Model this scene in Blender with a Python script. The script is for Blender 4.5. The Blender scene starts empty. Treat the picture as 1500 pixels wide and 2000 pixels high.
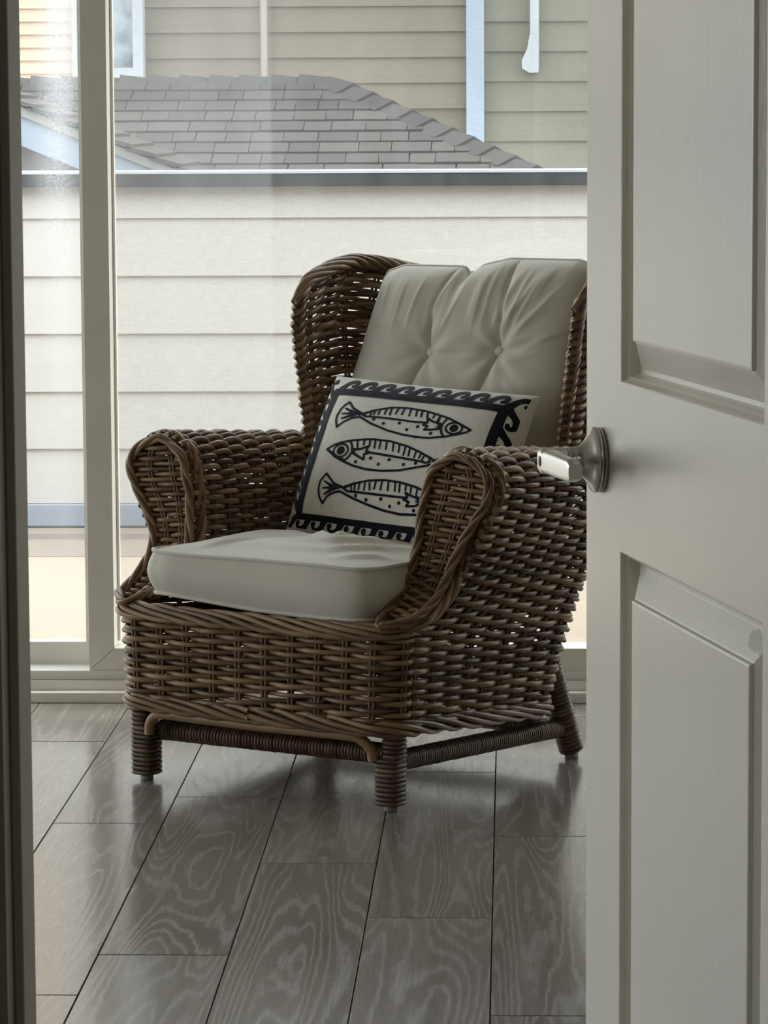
import bpy, math, json
import numpy as np
from mathutils import Matrix, Vector, Euler

scn = bpy.context.scene
COL = scn.collection
rng = np.random.default_rng(7)

# ------------------------------------------------------------------ camera
def look_camera():
    yaw = math.atan(250 / 6667); pitch = math.atan(767 / 6667); roll = math.radians(0.29)
    fwd = Vector((-math.sin(yaw) * math.cos(pitch), math.cos(yaw) * math.cos(pitch), -math.sin(pitch)))
    right = Vector((math.cos(yaw), math.sin(yaw), 0)); up = right.cross(fwd)
    r2 = math.cos(roll) * right - math.sin(roll) * up
    u2 = math.cos(roll) * up + math.sin(roll) * right
    m = Matrix((r2, u2, -fwd)).transposed().to_4x4()
    m.translation = Vector((0, 0, 1.28))
    cd = bpy.data.cameras.new('camera'); cd.lens = 6667 / 2000 * 36; cd.sensor_width = 36
    cd.clip_start = 0.05; cd.clip_end = 200
    cd.dof.use_dof = True; cd.dof.focus_distance = 6.2; cd.dof.aperture_fstop = 90
    c = bpy.data.objects.new('camera', cd); COL.objects.link(c); c.matrix_world = m
    scn.camera = c
look_camera()

# ------------------------------------------------------------------ world, sun, daylight, exposure
SKY = 4.1
SUN = 4.6
w = bpy.data.worlds.new('sky'); scn.world = w; w.use_nodes = True
bg = w.node_tree.nodes['Background']; bg.inputs[0].default_value = (0.91, 0.96, 1.0, 1); bg.inputs[1].default_value = SKY

def lamp(name, kind, loc, rot, energy, **kw):
    ld = bpy.data.lights.new(name, kind); ld.energy = energy
    for k, v in kw.items(): setattr(ld, k, v)
    o = bpy.data.objects.new(name, ld); COL.objects.link(o); o.location = loc; o.rotation_euler = rot
    return o
sd = Vector((-0.74, -0.16, -0.65)).normalized()
lamp('sun', 'SUN', (6, -2, 9), sd.to_track_quat('-Z', 'Y').to_euler(), SUN, angle=0.009, color=(1.0, 0.93, 0.82))
def portal(loc, rot, sx, sy):
    o = lamp('daylight_portal', 'AREA', loc, rot, 1, shape='RECTANGLE', size=sx, size_y=sy)
    o.data.cycles.is_portal = True
def lamps():
    # unseen fill lamp, added on the hall ceiling to lighten the doorway lining
    for nm, (x, y), e, lab in (('hall_fill_lamp', (0.1, 0.3), 3.6, 'unseen round fill lamp added on the hall ceiling behind the doorway'),):
        yield nm, x, y, e, lab
portal((-1.95, 7.75, 1.1), (-math.pi / 2, 0, 0), 7.8, 2.2)
portal((-5.82, 5.6, 1.3), (0, math.pi / 2, math.pi), 2.0, 2.8)
vs = scn.view_settings
vs.view_transform = 'Standard'; vs.look = 'None'; vs.gamma = 1; vs.use_curve_mapping = False
vs.exposure = 0.38
scn.cycles.max_bounces = 10; scn.cycles.diffuse_bounces = 6; scn.cycles.transparent_max_bounces = 12
scn.cycles.use_denoising = True
scn.cycles.caustics_reflective = False; scn.cycles.caustics_refractive = False

# ------------------------------------------------------------------ materials
def new_mat(name):
    m = bpy.data.materials.new(name); m.use_nodes = True
    nt = m.node_tree; nt.nodes.clear()
    out = nt.nodes.new('ShaderNodeOutputMaterial')
    b = nt.nodes.new('ShaderNodeBsdfPrincipled'); nt.links.new(b.outputs[0], out.inputs[0])
    return m, nt, b, out
def N(nt, t, **kw):
    n = nt.nodes.new(t)
    for k, v in kw.items():
        if k.startswith('i_'):
            key = k[2:]; key = int(key) if key.isdigit() else key.replace('_', ' ')
            n.inputs[key].default_value = v
        else: setattr(n, k, v)
    return n
def ramp(nt, src, stops):
    r = nt.nodes.new('ShaderNodeValToRGB')
    el = r.color_ramp.elements
    while len(el) < len(stops): el.new(0.5)
    for e, (p, c) in zip(el, stops): e.position = p; e.color = (*c, 1) if len(c) == 3 else c
    nt.links.new(src, r.inputs[0]); return r
def math_n(nt, op, a, b=None, c=None):
    n = nt.nodes.new('ShaderNodeMath'); n.operation = op
    for i, v in enumerate((a, b, c)):
        if v is None: continue
        if isinstance(v, (int, float)): n.inputs[i].default_value = v
        else: nt.links.new(v, n.inputs[i])
    return n.outputs[0]
def mixc(nt, fac, a, b, blend='MIX'):
    n = nt.nodes.new('ShaderNodeMix'); n.data_type = 'RGBA'; n.blend_type = blend
    for idx, v in ((0, fac), (6, a), (7, b)):
        if isinstance(v, (int, float)): n.inputs[idx].default_value = v
        elif isinstance(v, tuple): n.inputs[idx].default_value = (*v, 1)
        else: nt.links.new(v, n.inputs[idx])
    return n.outputs[2]
def obj_coords(nt, scale=(1, 1, 1), rand=False, loc=(0, 0, 0)):
    tc = nt.nodes.new('ShaderNodeTexCoord'); mp = nt.nodes.new('ShaderNodeMapping')
    mp.inputs['Scale'].default_value = scale; mp.inputs['Location'].default_value = loc
    src = tc.outputs['Object']
    if rand:
        oi = nt.nodes.new('ShaderNodeObjectInfo'); cx = nt.nodes.new('ShaderNodeCombineXYZ')
        nt.links.new(math_n(nt, 'MULTIPLY', oi.outputs['Random'], 37.0), cx.inputs[0])
        nt.links.new(math_n(nt, 'MULTIPLY', oi.outputs['Random'], 91.0), cx.inputs[1])
        va = nt.nodes.new('ShaderNodeVectorMath'); va.operation = 'ADD'
        nt.links.new(src, va.inputs[0]); nt.links.new(cx.outputs[0], va.inputs[1]); src = va.outputs[0]
    nt.links.new(src, mp.inputs[0]); return mp.outputs[0]
def noise(nt, vec, scale=5.0, detail=3.0, rough=0.5, dist=0.0):
    n = nt.nodes.new('ShaderNodeTexNoise'); n.inputs['Scale'].default_value = scale
    n.inputs['Detail'].default_value = detail; n.inputs['Roughness'].default_value = rough; n.inputs['Distortion'].default_value = dist
    nt.links.new(vec, n.inputs['Vector']); return n.outputs[0]
def bump(nt, b, h, strength=0.2, dist=0.001):
    n = nt.nodes.new('ShaderNodeBump'); n.inputs['Strength'].default_value = strength; n.inputs['Distance'].default_value = dist
    nt.links.new(h, n.inputs['Height']); nt.links.new(n.outputs[0], b.inputs['Normal'])

def plain(name, col, rough=0.5, spec=0.5, metal=0.0, nscale=0, namp=0.0, bstr=0.0, bscale=300):
    m, nt, b, _ = new_mat(name)
    b.inputs['Base Color'].default_value = (*col, 1); b.inputs['Roughness'].default_value = rough
    b.inputs['Specular IOR Level'].default_value = spec; b.inputs['Metallic'].default_value = metal
    if namp:
        v = obj_coords(nt); f = noise(nt, v, nscale, 4)
        r = ramp(nt, f, [(0.3, tuple(c * (1 - namp) for c in col)), (0.7, tuple(min(1, c * (1 + namp)) for c in col))])
        nt.links.new(r.outputs[0], b.inputs['Base Color'])
    if bstr: bump(nt, b, noise(nt, obj_coords(nt), bscale, 2), bstr)
    return m

def rattan_mat(name, lo, hi, rough=0.42):
    m, nt, b, _ = new_mat(name)
    at = nt.nodes.new('ShaderNodeAttribute'); at.attribute_name = 'tint'
    v = obj_coords(nt)
    n1 = noise(nt, v, 35, 3, 0.6)
    f = math_n(nt, 'ADD', math_n(nt, 'MULTIPLY', at.outputs['Fac'], 0.65), math_n(nt, 'MULTIPLY', n1, 0.45))
    r = ramp(nt, f, [(0.18, lo), (0.82, hi)])
    nt.links.new(r.outputs[0], b.inputs['Base Color'])
    b.inputs['Roughness'].default_value = rough; b.inputs['Specular IOR Level'].default_value = 0.4
    bump(nt, b, noise(nt, v, 220, 3), 0.25, 0.001)
    return m
M = {}
M['rattan'] = rattan_mat('rattan', (0.080, 0.045, 0.022), (0.30, 0.19, 0.10))
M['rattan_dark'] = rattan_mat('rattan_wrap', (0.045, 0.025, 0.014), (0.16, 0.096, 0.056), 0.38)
M['cane'] = rattan_mat('bent_cane', (0.20, 0.12, 0.058), (0.30, 0.19, 0.10), 0.35)

def fabric_mat(name, col, scale=900, bs=0.25, var=0.05, rough=0.9):
    m, nt, b, _ = new_mat(name)
    v = obj_coords(nt)
    wv = nt.nodes.new('ShaderNodeTexNoise'); wv.inputs['Scale'].default_value = scale
    nt.links.new(v, wv.inputs['Vector'])
    f = noise(nt, v, 9, 3)
    r = ramp(nt, f, [(0.3, tuple(c * (1 - var) for c in col)), (0.7, tuple(min(1, c * (1 + var)) for c in col))])
    nt.links.new(r.outputs[0], b.inputs['Base Color'])
    b.inputs['Roughness'].default_value = rough; b.inputs['Specular IOR Level'].default_value = 0.15
    b.inputs['Sheen Weight'].default_value = 0.15
    bump(nt, b, wv.outputs[0], bs, 0.0006)
    return m
M['cotton'] = fabric_mat('cream_cotton', (0.635, 0.61, 0.535))
M['piping'] = fabric_mat('cream_piping', (0.68, 0.655, 0.585))
M['navy'] = fabric_mat('navy_thread', (0.0075, 0.0085, 0.017), 700, 0.6, 0.25, 0.85)
def linen():
    m, nt, b, _ = new_mat('white_linen')
    v1 = obj_coords(nt, (900, 60, 60)); v2 = obj_coords(nt, (60, 900, 900))
    a = noise(nt, v1, 1.0, 2); c = noise(nt, v2, 1.0, 2)
    s = math_n(nt, 'ADD', math_n(nt, 'MULTIPLY', a, 0.5), math_n(nt, 'MULTIPLY', c, 0.5))
    r = ramp(nt, s, [(0.35, (0.64, 0.62, 0.56)), (0.6, (0.80, 0.78, 0.72))])
    nt.links.new(r.outputs[0], b.inputs['Base Color']); b.inputs['Roughness'].default_value = 0.92
    b.inputs['Specular IOR Level'].default_value = 0.1
    bump(nt, b, s, 0.5, 0.0008); return m
M['linen'] = linen()

def plank_mat():
    m, nt, b, _ = new_mat('laminate_oak')
    v = obj_coords(nt, (1, 1, 1), True)
    big = nt.nodes.new('ShaderNodeMapping'); big.inputs['Scale'].default_value = (7.0, 0.50, 1.0); nt.links.new(v, big.inputs[0])
    n1 = noise(nt, big.outputs[0], 1.15, 1.5, 0.45, 0.3)
    fine = nt.nodes.new('ShaderNodeMapping'); fine.inputs['Scale'].default_value = (230, 9, 1); nt.links.new(v, fine.inputs[0])
    n2 = noise(nt, fine.outputs[0], 1.0, 3, 0.6, 0.4)
    wob = nt.nodes.new('ShaderNodeMapping'); wob.inputs['Scale'].default_value = (40, 14, 1); nt.links.new(v, wob.inputs[0])
    n3 = noise(nt, wob.outputs[0], 1.0, 3, 0.6)
    ring = math_n(nt, 'SINE', math_n(nt, 'ADD', math_n(nt, 'MULTIPLY', n1, 135.0), math_n(nt, 'MULTIPLY', n3, 5.0)))
    ring = math_n(nt, 'POWER', math_n(nt, 'MULTIPLY_ADD', ring, 0.5, 0.5), 3.0)
    patch = noise(nt, big.outputs[0], 2.2, 3, 0.6)
    oi = nt.nodes.new('ShaderNodeObjectInfo')
    base = ramp(nt, math_n(nt, 'ADD', math_n(nt, 'MULTIPLY', patch, 0.7), math_n(nt, 'MULTIPLY', oi.outputs['Random'], 0.3)),
                [(0.25, (0.225, 0.185, 0.152)), (0.75, (0.46, 0.405, 0.355))])
    c = mixc(nt, math_n(nt, 'MULTIPLY', math_n(nt, 'MULTIPLY', ring, n2), 0.5), base.outputs[0], (0.70, 0.65, 0.59))
    dk = math_n(nt, 'MULTIPLY', math_n(nt, 'SUBTRACT', 1.0, n2), 0.5)
    c = mixc(nt, dk, c, (0.135, 0.11, 0.09))
    # a few small knots
    kv = nt.nodes.new('ShaderNodeMapping'); kv.inputs['Scale'].default_value = (4.2, 2.1, 1); nt.links.new(v, kv.inputs[0])
    vo = nt.nodes.new('ShaderNodeTexVoronoi'); vo.inputs['Scale'].default_value = 1.0; nt.links.new(kv.outputs[0], vo.inputs['Vector'])
    kn = ramp(nt, vo.outputs['Distance'], [(0.02, (1, 1, 1)), (0.075, (0, 0, 0))])
    c = mixc(nt, math_n(nt, 'MULTIPLY', kn.outputs[0], 0.5), c, (0.05, 0.04, 0.033))
    nt.links.new(c, b.inputs['Base Color'])
    rr = math_n(nt, 'MULTIPLY_ADD', ring, 0.06, 0.17)
    nt.links.new(rr, b.inputs['Roughness'])
    b.inputs['Coat Weight'].default_value = 0.55; b.inputs['Coat Roughness'].default_value = 0.16; b.inputs['Coat Tint'].default_value = (0.93, 0.97, 1, 1); b.inputs['Specular IOR Level'].default_value = 0.9; b.inputs['Specular Tint'].default_value = (0.91, 0.96, 1.0, 1)
    h = math_n(nt, 'ADD', math_n(nt, 'MULTIPLY', n2, 0.5), math_n(nt, 'MULTIPLY', ring, 0.5))
    bump(nt, b, h, 0.12, 0.0006); nt.links.new(b.inputs['Normal'].links[0].from_socket, b.inputs['Coat Normal'])
    return m
M['plank'] = plank_mat()

def door_mat():
    m, nt, b, _ = new_mat('door_paint')
    v = obj_coords(nt)
    st = obj_coords(nt, (30, 30, 3.0))
    s1 = noise(nt, st, 3.0, 4, 0.6); s2 = noise(nt, v, 120, 3, 0.6); s3 = noise(nt, v, 3.5, 4)
    r = ramp(nt, s3, [(0.3, (0.80, 0.765, 0.685)), (0.75, (0.87, 0.835, 0.75))])
    # a few scuffs and one chipped spot on the lower panel
    sc = noise(nt, obj_coords(nt, (9, 9, 5)), 2.0, 6, 0.75, 1.5)
    scr = ramp(nt, sc, [(0.66, (0, 0, 0)), (0.70, (1, 1, 1))])
    c = mixc(nt, math_n(nt, 'MULTIPLY', scr.outputs[0], 0.18), r.outputs[0], (0.25, 0.23, 0.2))
    tc = nt.nodes.new('ShaderNodeTexCoord'); sub = nt.nodes.new('ShaderNodeVectorMath'); sub.operation = 'SUBTRACT'
    sub.inputs[1].default_value = (0.572, 0.0, 0.826); nt.links.new(tc.outputs['Object'], sub.inputs[0])
    sx = nt.nodes.new('ShaderNodeSeparateXYZ'); nt.links.new(sub.outputs[0], sx.inputs[0])
    q = math_n(nt, 'ADD', math_n(nt, 'POWER', math_n(nt, 'DIVIDE', sx.outputs[0], 0.030), 2.0), math_n(nt, 'POWER', math_n(nt, 'DIVIDE', math_n(nt, 'ADD', sx.outputs[2], math_n(nt, 'MULTIPLY', sx.outputs[0], 0.1)), 0.009), 2.0))
    q = math_n(nt, 'ADD', q, math_n(nt, 'MULTIPLY', math_n(nt, 'SUBTRACT', noise(nt, v, 60, 4, 0.7), 0.5), 2.6))
    ch = ramp(nt, q, [(0.75, (1, 1, 1)), (0.95, (0, 0, 0))])
    c = mixc(nt, math_n(nt, 'MULTIPLY', ch.outputs[0], 0.75), c, (0.26, 0.235, 0.20))
    nt.links.new(c, b.inputs['Base Color']); b.inputs['Roughness'].default_value = 0.27
    h = math_n(nt, 'ADD', math_n(nt, 'MULTIPLY', s1, 0.5), math_n(nt, 'MULTIPLY', s2, 0.35))
    bump(nt, b, h, 0.5, 0.0014)
    return m
M['door'] = door_mat()
M['wall'] = plain('wall_paint', (0.46, 0.43, 0.38), 0.8, 0.3, nscale=2, namp=0.03, bstr=0.1, bscale=150)
M['ceiling'] = plain('ceiling_paint', (0.58, 0.56, 0.52), 0.9, 0.2, nscale=2, namp=0.02)
M['hall'] = plain('hall_paint', (0.42, 0.39, 0.34), 0.8, 0.3, nscale=2, namp=0.03)
M['trimpaint'] = plain('trim_paint', (0.42, 0.39, 0.33), 0.45, 0.4, nscale=6, namp=0.05)
M['vinyl'] = plain('window_vinyl', (0.74, 0.72, 0.66), 0.4, 0.4, nscale=8, namp=0.03)
M['groove'] = plain('plank_gap', (0.012, 0.010, 0.009), 0.9, 0.1, nscale=10, namp=0.2)
M['nickel'] = plain('satin_nickel', (0.60, 0.58, 0.54), 0.28, 0.5, 1.0, 60, 0.04)
M['dark'] = plain('dark_recess', (0.02, 0.018, 0.016), 0.6, 0.3, 0.0, 40, 0.2)
M['lampglass'] = plain('fill_lamp_glass', (0.8, 0.78, 0.72), 0.4, 0.5, 0, 20, 0.02)
M['plastic'] = plain('grey_glide', (0.30, 0.29, 0.27), 0.4, 0.5, 0, 40, 0.1)

def glass_mat(name, dirt, streak_x=None, haze_x=None):
    m, nt, b, out = new_mat(name); nt.nodes.remove(b)
    tr = nt.nodes.new('ShaderNodeBsdfTransparent'); gl = nt.nodes.new('ShaderNodeBsdfGlossy'); gl.inputs['Roughness'].default_value = 0.02
    fr = nt.nodes.new('ShaderNodeFresnel'); ge = nt.nodes.new('ShaderNodeNewGeometry'); nt.links.new(math_n(nt, 'MULTIPLY_ADD', ge.outputs['Backfacing'], 1 / 1.45 - 1.45, 1.45), fr.inputs[0])
    tr.inputs[0].default_value = (0.955, 0.97, 0.965, 1)
    mx = nt.nodes.new('ShaderNodeMixShader'); nt.links.new(fr.outputs[0], mx.inputs[0]); nt.links.new(tr.outputs[0], mx.inputs[1]); nt.links.new(gl.outputs[0], mx.inputs[2])
    df = nt.nodes.new('ShaderNodeBsdfDiffuse'); tl = nt.nodes.new('ShaderNodeBsdfTranslucent'); dm = nt.nodes.new('ShaderNodeMixShader')
    df.inputs[0].default_value = tl.inputs[0].default_value = (0.85, 0.87, 0.9, 1)
    dm.inputs[0].default_value = 0.6; nt.links.new(df.outputs[0], dm.inputs[1]); nt.links.new(tl.outputs[0], dm.inputs[2])
    v = obj_coords(nt, (1, 1, 0.35)); f = noise(nt, v, 5, 5, 0.6)
    d = ramp(nt, f, [(0.40, (0, 0, 0)), (0.75, (1, 1, 1))])
    fac = math_n(nt, 'MULTIPLY', d.outputs[0], dirt)
    if streak_x is not None:
        tc = nt.nodes.new('ShaderNodeTexCoord'); sx = nt.nodes.new('ShaderNodeSeparateXYZ'); nt.links.new(tc.outputs['Object'], sx.inputs[0])
        wob = math_n(nt, 'MULTIPLY', math_n(nt, 'SUBTRACT', noise(nt, obj_coords(nt, (1, 1, 1.6)), 2.0, 3), 0.5), 0.05)
        dx = math_n(nt, 'DIVIDE', math_n(nt, 'ADD', math_n(nt, 'SUBTRACT', sx.outputs[0], streak_x), wob), 0.040)
        g = math_n(nt, 'EXPONENT', math_n(nt, 'MULTIPLY', math_n(nt, 'POWER', math_n(nt, 'ABSOLUTE', dx), 2.0), -1.0))
        gr = noise(nt, obj_coords(nt, (1, 1, 1)), 210, 3, 0.7)
        up = math_n(nt, 'MAXIMUM', math_n(nt, 'MULTIPLY_ADD', sx.outputs[2], 0.42, 0.22), 0.06)
        fac = math_n(nt, 'ADD', fac, math_n(nt, 'MULTIPLY', math_n(nt, 'MULTIPLY', g, up), math_n(nt, 'MULTIPLY_ADD', gr, 3.4, -0.7)))
    if haze_x is not None:      # reflection band painted in: glass left of this edge is a little hazier
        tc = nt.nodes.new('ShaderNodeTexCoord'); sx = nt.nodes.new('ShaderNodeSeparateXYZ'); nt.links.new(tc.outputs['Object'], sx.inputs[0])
        st_ = math_n(nt, 'SUBTRACT', 1.0, math_n(nt, 'MULTIPLY_ADD', math_n(nt, 'SUBTRACT', sx.outputs[0], haze_x), 120.0, 0.5)); st_.node.use_clamp = True
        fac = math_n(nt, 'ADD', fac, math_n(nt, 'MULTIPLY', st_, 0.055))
    m2 = nt.nodes.new('ShaderNodeMixShader'); nt.links.new(fac, m2.inputs[0]); nt.links.new(mx.outputs[0], m2.inputs[1]); nt.links.new(dm.outputs[0], m2.inputs[2])
    nt.links.new(m2.outputs[0], out.inputs[0]); return m
M['glass'] = glass_mat('window_glass', 0.05)
M['glass_hazed'] = glass_mat('hazed_window_glass', 0.05, None, -0.555)
M['glass_streaked'] = glass_mat('streaked_window_glass', 0.08, 0.895)
def screen_mat():
    m, nt, b, out = new_mat('insect_mesh'); nt.nodes.remove(b)
    tr = nt.nodes.new('ShaderNodeBsdfTransparent'); df = nt.nodes.new('ShaderNodeBsdfDiffuse'); tl = nt.nodes.new('ShaderNodeBsdfTranslucent')
    df.inputs[0].default_value = (0.13, 0.13, 0.13, 1); tl.inputs[0].default_value = (0.17, 0.17, 0.165, 1)
    dm = nt.nodes.new('ShaderNodeMixShader'); dm.inputs[0].default_value = 0.5; nt.links.new(df.outputs[0], dm.inputs[1]); nt.links.new(tl.outputs[0], dm.inputs[2])
    a = noise(nt, obj_coords(nt, (30, 1, 620)), 1.0, 2, 0.6); c = noise(nt, obj_coords(nt, (620, 1, 30)), 1.0, 2, 0.6)
    f = math_n(nt, 'ADD', math_n(nt, 'MULTIPLY', a, 0.5), math_n(nt, 'MULTIPLY', c, 0.35))
    r = ramp(nt, f, [(0.22, (0.03, 0.03, 0.03)), (0.62, (0.17, 0.17, 0.17))])
    mx = nt.nodes.new('ShaderNodeMixShader'); nt.links.new(r.outputs[0], mx.inputs[0]); nt.links.new(tr.outputs[0], mx.inputs[1]); nt.links.new(dm.outputs[0], mx.inputs[2])
    nt.links.new(mx.outputs[0], out.inputs[0]); return m
M['screen'] = screen_mat()

def board_mat(name, col, var=0.06, grain=0.2):
    m, nt, b, _ = new_mat(name)
    v = obj_coords(nt, (1.5, 1.5, 60), True); f = noise(nt, v, 1.2, 4, 0.6)
    r = ramp(nt, f, [(0.3, tuple(c * (1 - var) for c in col)), (0.7, tuple(min(1, c * (1 + var)) for c in col))])
    nt.links.new(r.outputs[0], b.inputs['Base Color']); b.inputs['Roughness'].default_value = 0.75
    bump(nt, b, f, grain, 0.002); return m
M['cream_board'] = board_mat('cream_siding', (0.445, 0.422, 0.388), 0.02, 0.08)
M['brown_board'] = board_mat('tan_siding', (0.122, 0.101, 0.076))
M['olive_board'] = board_mat('olive_siding', (0.132, 0.124, 0.090))
M['sunlit_peach_board'] = board_mat('sunlit_peach_siding', (0.40, 0.295, 0.21))  # sunlit look painted in: a brighter peach than the tan siding
M['cap'] = plain('dark_cap_metal', (0.022, 0.024, 0.027), 0.5, 0.4, nscale=20, namp=0.1)
M['cap_edge'] = plain('pale_flashing', (0.38, 0.41, 0.45), 0.5, 0.4, nscale=20, namp=0.05)
M['blue_grey'] = plain('blue_grey_flashing', (0.235, 0.26, 0.31), 0.5, 0.4, nscale=7, namp=0.08)
M['floor_shade'] = plain('tan_floor_shade', (0.17, 0.142, 0.118), 0.85, 0.2, nscale=12, namp=0.06)
M['balcony_floor'] = plain('balcony_coating', (0.25, 0.205, 0.16), 0.85, 0.2, nscale=40, namp=0.06)
M['white_trim'] = plain('white_exterior_trim', (0.215, 0.25, 0.295), 0.6, 0.3, nscale=9, namp=0.03)
M['beige_pipe'] = plain('beige_pipe_paint', (0.24, 0.20, 0.155), 0.6, 0.3, nscale=9, namp=0.05)
M['pale_trim'] = plain('pale_exterior_trim', (0.30, 0.31, 0.32), 0.6, 0.3, nscale=9, namp=0.03)
M['grey_wall'] = plain('grey_gable_paint', (0.20, 0.195, 0.18), 0.7, 0.3, nscale=9, namp=0.05)
def shingle_mat():
    m, nt, b, _ = new_mat('asphalt_shingle')
    oi = nt.nodes.new('ShaderNodeObjectInfo')
    f = math_n(nt, 'ADD', math_n(nt, 'MULTIPLY', noise(nt, obj_coords(nt, (1, 1, 1), True), 90, 3, 0.7), 0.45), math_n(nt, 'MULTIPLY', oi.outputs['Random'], 0.5))
    r = ramp(nt, f, [(0.15, (0.042, 0.039, 0.038)), (0.85, (0.072, 0.067, 0.064))])
    nt.links.new(r.outputs[0], b.inputs['Base Color']); b.inputs['Roughness'].default_value = 0.9; return m
M['shingle'] = shingle_mat()
def pane_mat():
    m, nt, b, _ = new_mat('far_pane')
    v = obj_coords(nt, (1, 1, 1)); f = noise(nt, v, 6, 3)
    r = ramp(nt, f, [(0.35, (0.08, 0.11, 0.13)), (0.55, (0.30, 0.34, 0.36)), (0.7, (0.16, 0.2, 0.22))])
    nt.links.new(r.outputs[0], b.inputs['Base Color']); b.inputs['Roughness'].default_value = 0.1; return m
M['far_pane'] = pane_mat()

# ------------------------------------------------------------------ mesh helpers
class MB:
    def __init__(s): s.v = []; s.t = []; s.q = []; s.tri = []; s.ng = []; s.n = 0
    def add(s, v, quads=None, tris=None, ngons=None, tint=0.5):
        v = np.asarray(v, float).reshape(-1, 3); s.v.append(v)
        s.t.append(np.broadcast_to(np.asarray(tint, float), (len(v),)))
        if quads is not None and len(quads): s.q.append(np.asarray(quads, int) + s.n)
        if tris is not None and len(tris): s.tri.append(np.asarray(tris, int) + s.n)
        if ngons:
            for g in ngons: s.ng.append([i + s.n for i in g])
        s.n += len(v)
    def tube(s, p, r, ref=None, sides=6, tint=0.5, closed=False, cap=True, squash=1.0):
        p = np.asarray(p, float); n = len(p)
        if closed: t = np.roll(p, -1, 0) - np.roll(p, 1, 0)
        else: t = np.gradient(p, axis=0)
        t /= np.linalg.norm(t, axis=1)[:, None] + 1e-12
        if ref is None:
            m = np.abs(t).mean(0); ref = np.zeros(3); ref[int(np.argmin(m))] = 1
        ref = np.broadcast_to(np.asarray(ref, float), (n, 3))
        b = np.cross(t, ref); b /= np.linalg.norm(b, axis=1)[:, None] + 1e-12
        nn = np.cross(b, t)
        r = np.broadcast_to(np.asarray(r, float), (n,))
        a = np.arange(sides) * 2 * np.pi / sides
        ring = p[:, None, :] + r[:, None, None] * (np.cos(a)[None, :, None] * nn[:, None, :] * squash + np.sin(a)[None, :, None] * b[:, None, :])
        i = np.arange(n if closed else n - 1)[:, None]; j = np.arange(sides)[None, :]
        i2 = (i + 1) % n; j2 = (j + 1) % sides
        q = np.stack([i * sides + j, i2 * sides + j, i2 * sides + j2, i * sides + j2], -1).reshape(-1, 4)
        ng = [] if closed or not cap else [list(range(sides))[::-1], [(n - 1) * sides + k for k in range(sides)]]
        tt = np.repeat(np.broadcast_to(np.asarray(tint, float), (n,)), sides)
        s.add(ring.reshape(-1, 3), quads=q, ngons=ng, tint=tt)
    def box(s, lo, hi, bev=0.0, tint=0.5):
        lo = np.array(lo, float); hi = np.array(hi, float)
        if bev <= 0:
            c = np.array([[x, y, z] for z in (lo[2], hi[2]) for y in (lo[1], hi[1]) for x in (lo[0], hi[0])])
            s.add(c, quads=[[0, 2, 3, 1], [4, 5, 7, 6], [0, 1, 5, 4], [2, 6, 7, 3], [0, 4, 6, 2], [1, 3, 7, 5]], tint=tint); return
        import bmesh
        bm = bmesh.new(); bmesh.ops.create_cube(bm, size=1)
        for vv in bm.verts: vv.co = Vector([(lo[k] + hi[k]) / 2 + vv.co[k] * (hi[k] - lo[k]) for k in range(3)])
        bmesh.ops.bevel(bm, geom=list(bm.edges), offset=bev, segments=2, affect='EDGES', profile=0.5)
        bm.verts.ensure_lookup_table(); bm.verts.index_update()
        s.add([tuple(vv.co) for vv in bm.verts], ngons=[[x.index for x in f.verts] for f in bm.faces], tint=tint); bm.free()
    def grid(s, P, tint=0.5, flip=False, loop_u=False):
        P = np.asarray(P, float); a, b = P.shape[:2]
        i = np.arange(a if loop_u else a - 1)[:, None]; j = np.arange(b - 1)[None, :]
        i2 = (i + 1) % a
        q = np.stack([i * b + j, i2 * b + j, i2 * b + j + 1, i * b + j + 1], -1).reshape(-1, 4)
        if flip: q = q[:, ::-1]
        s.add(P.reshape(-1, 3), quads=q, tint=tint)
    def lathe(s, prof, axis_o, ax, ex, seg=32, tint=0.5):
        ax = np.array(ax, float); ex = np.array(ex, float); ey = np.cross(ax, ex)
        a = np.arange(seg) * 2 * np.pi / seg
        d = np.cos(a)[:, None] * ex + np.sin(a)[:, None] * ey
        prof = np.array(prof, float)
        P = np.array(axis_o) + d[:, None, :] * prof[None, :, 0, None] + ax[None, None, :] * prof[None, :, 1, None]
        s.grid(P, tint, loop_u=True)
    def build(s, name, mat, parent=None, smooth=True, loc=None, rotz=None):
        me = bpy.data.meshes.new(name)
        V = np.concatenate(s.v); T = np.concatenate(s.t)
        loops = []; tot = []
        for arr, k in ((s.q, 4), (s.tri, 3)):
            if arr:
                A = np.concatenate(arr); loops.append(A.reshape(-1)); tot.append(np.full(len(A), k))
        if s.ng:
            loops.append(np.array([i for g in s.ng for i in g])); tot.append(np.array([len(g) for g in s.ng]))
        loops = np.concatenate(loops); tot = np.concatenate(tot); start = np.concatenate([[0], np.cumsum(tot)[:-1]])
        me.vertices.add(len(V)); me.vertices.foreach_set('co', V.astype('f').ravel())
        me.loops.add(len(loops)); me.loops.foreach_set('vertex_index', loops.astype('i'))
        me.polygons.add(len(tot)); me.polygons.foreach_set('loop_start', start.astype('i'))
        try: me.polygons.foreach_set('loop_total', tot.astype('i'))
        except Exception: pass
        me.polygons.foreach_set('use_smooth', np.full(len(tot), bool(smooth)))
        me.update(calc_edges=True); me.validate()
        at = me.attributes.new('tint', 'FLOAT', 'POINT'); at.data.foreach_set('value', T.astype('f'))
        me.materials.append(mat)
        o = bpy.data.objects.new(name, me); COL.objects.link(o)
        if parent is not None: o.parent = parent
        if loc is not None: o.location = loc
        if rotz is not None: o.rotation_euler = (0, 0, rotz)
        return o
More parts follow.
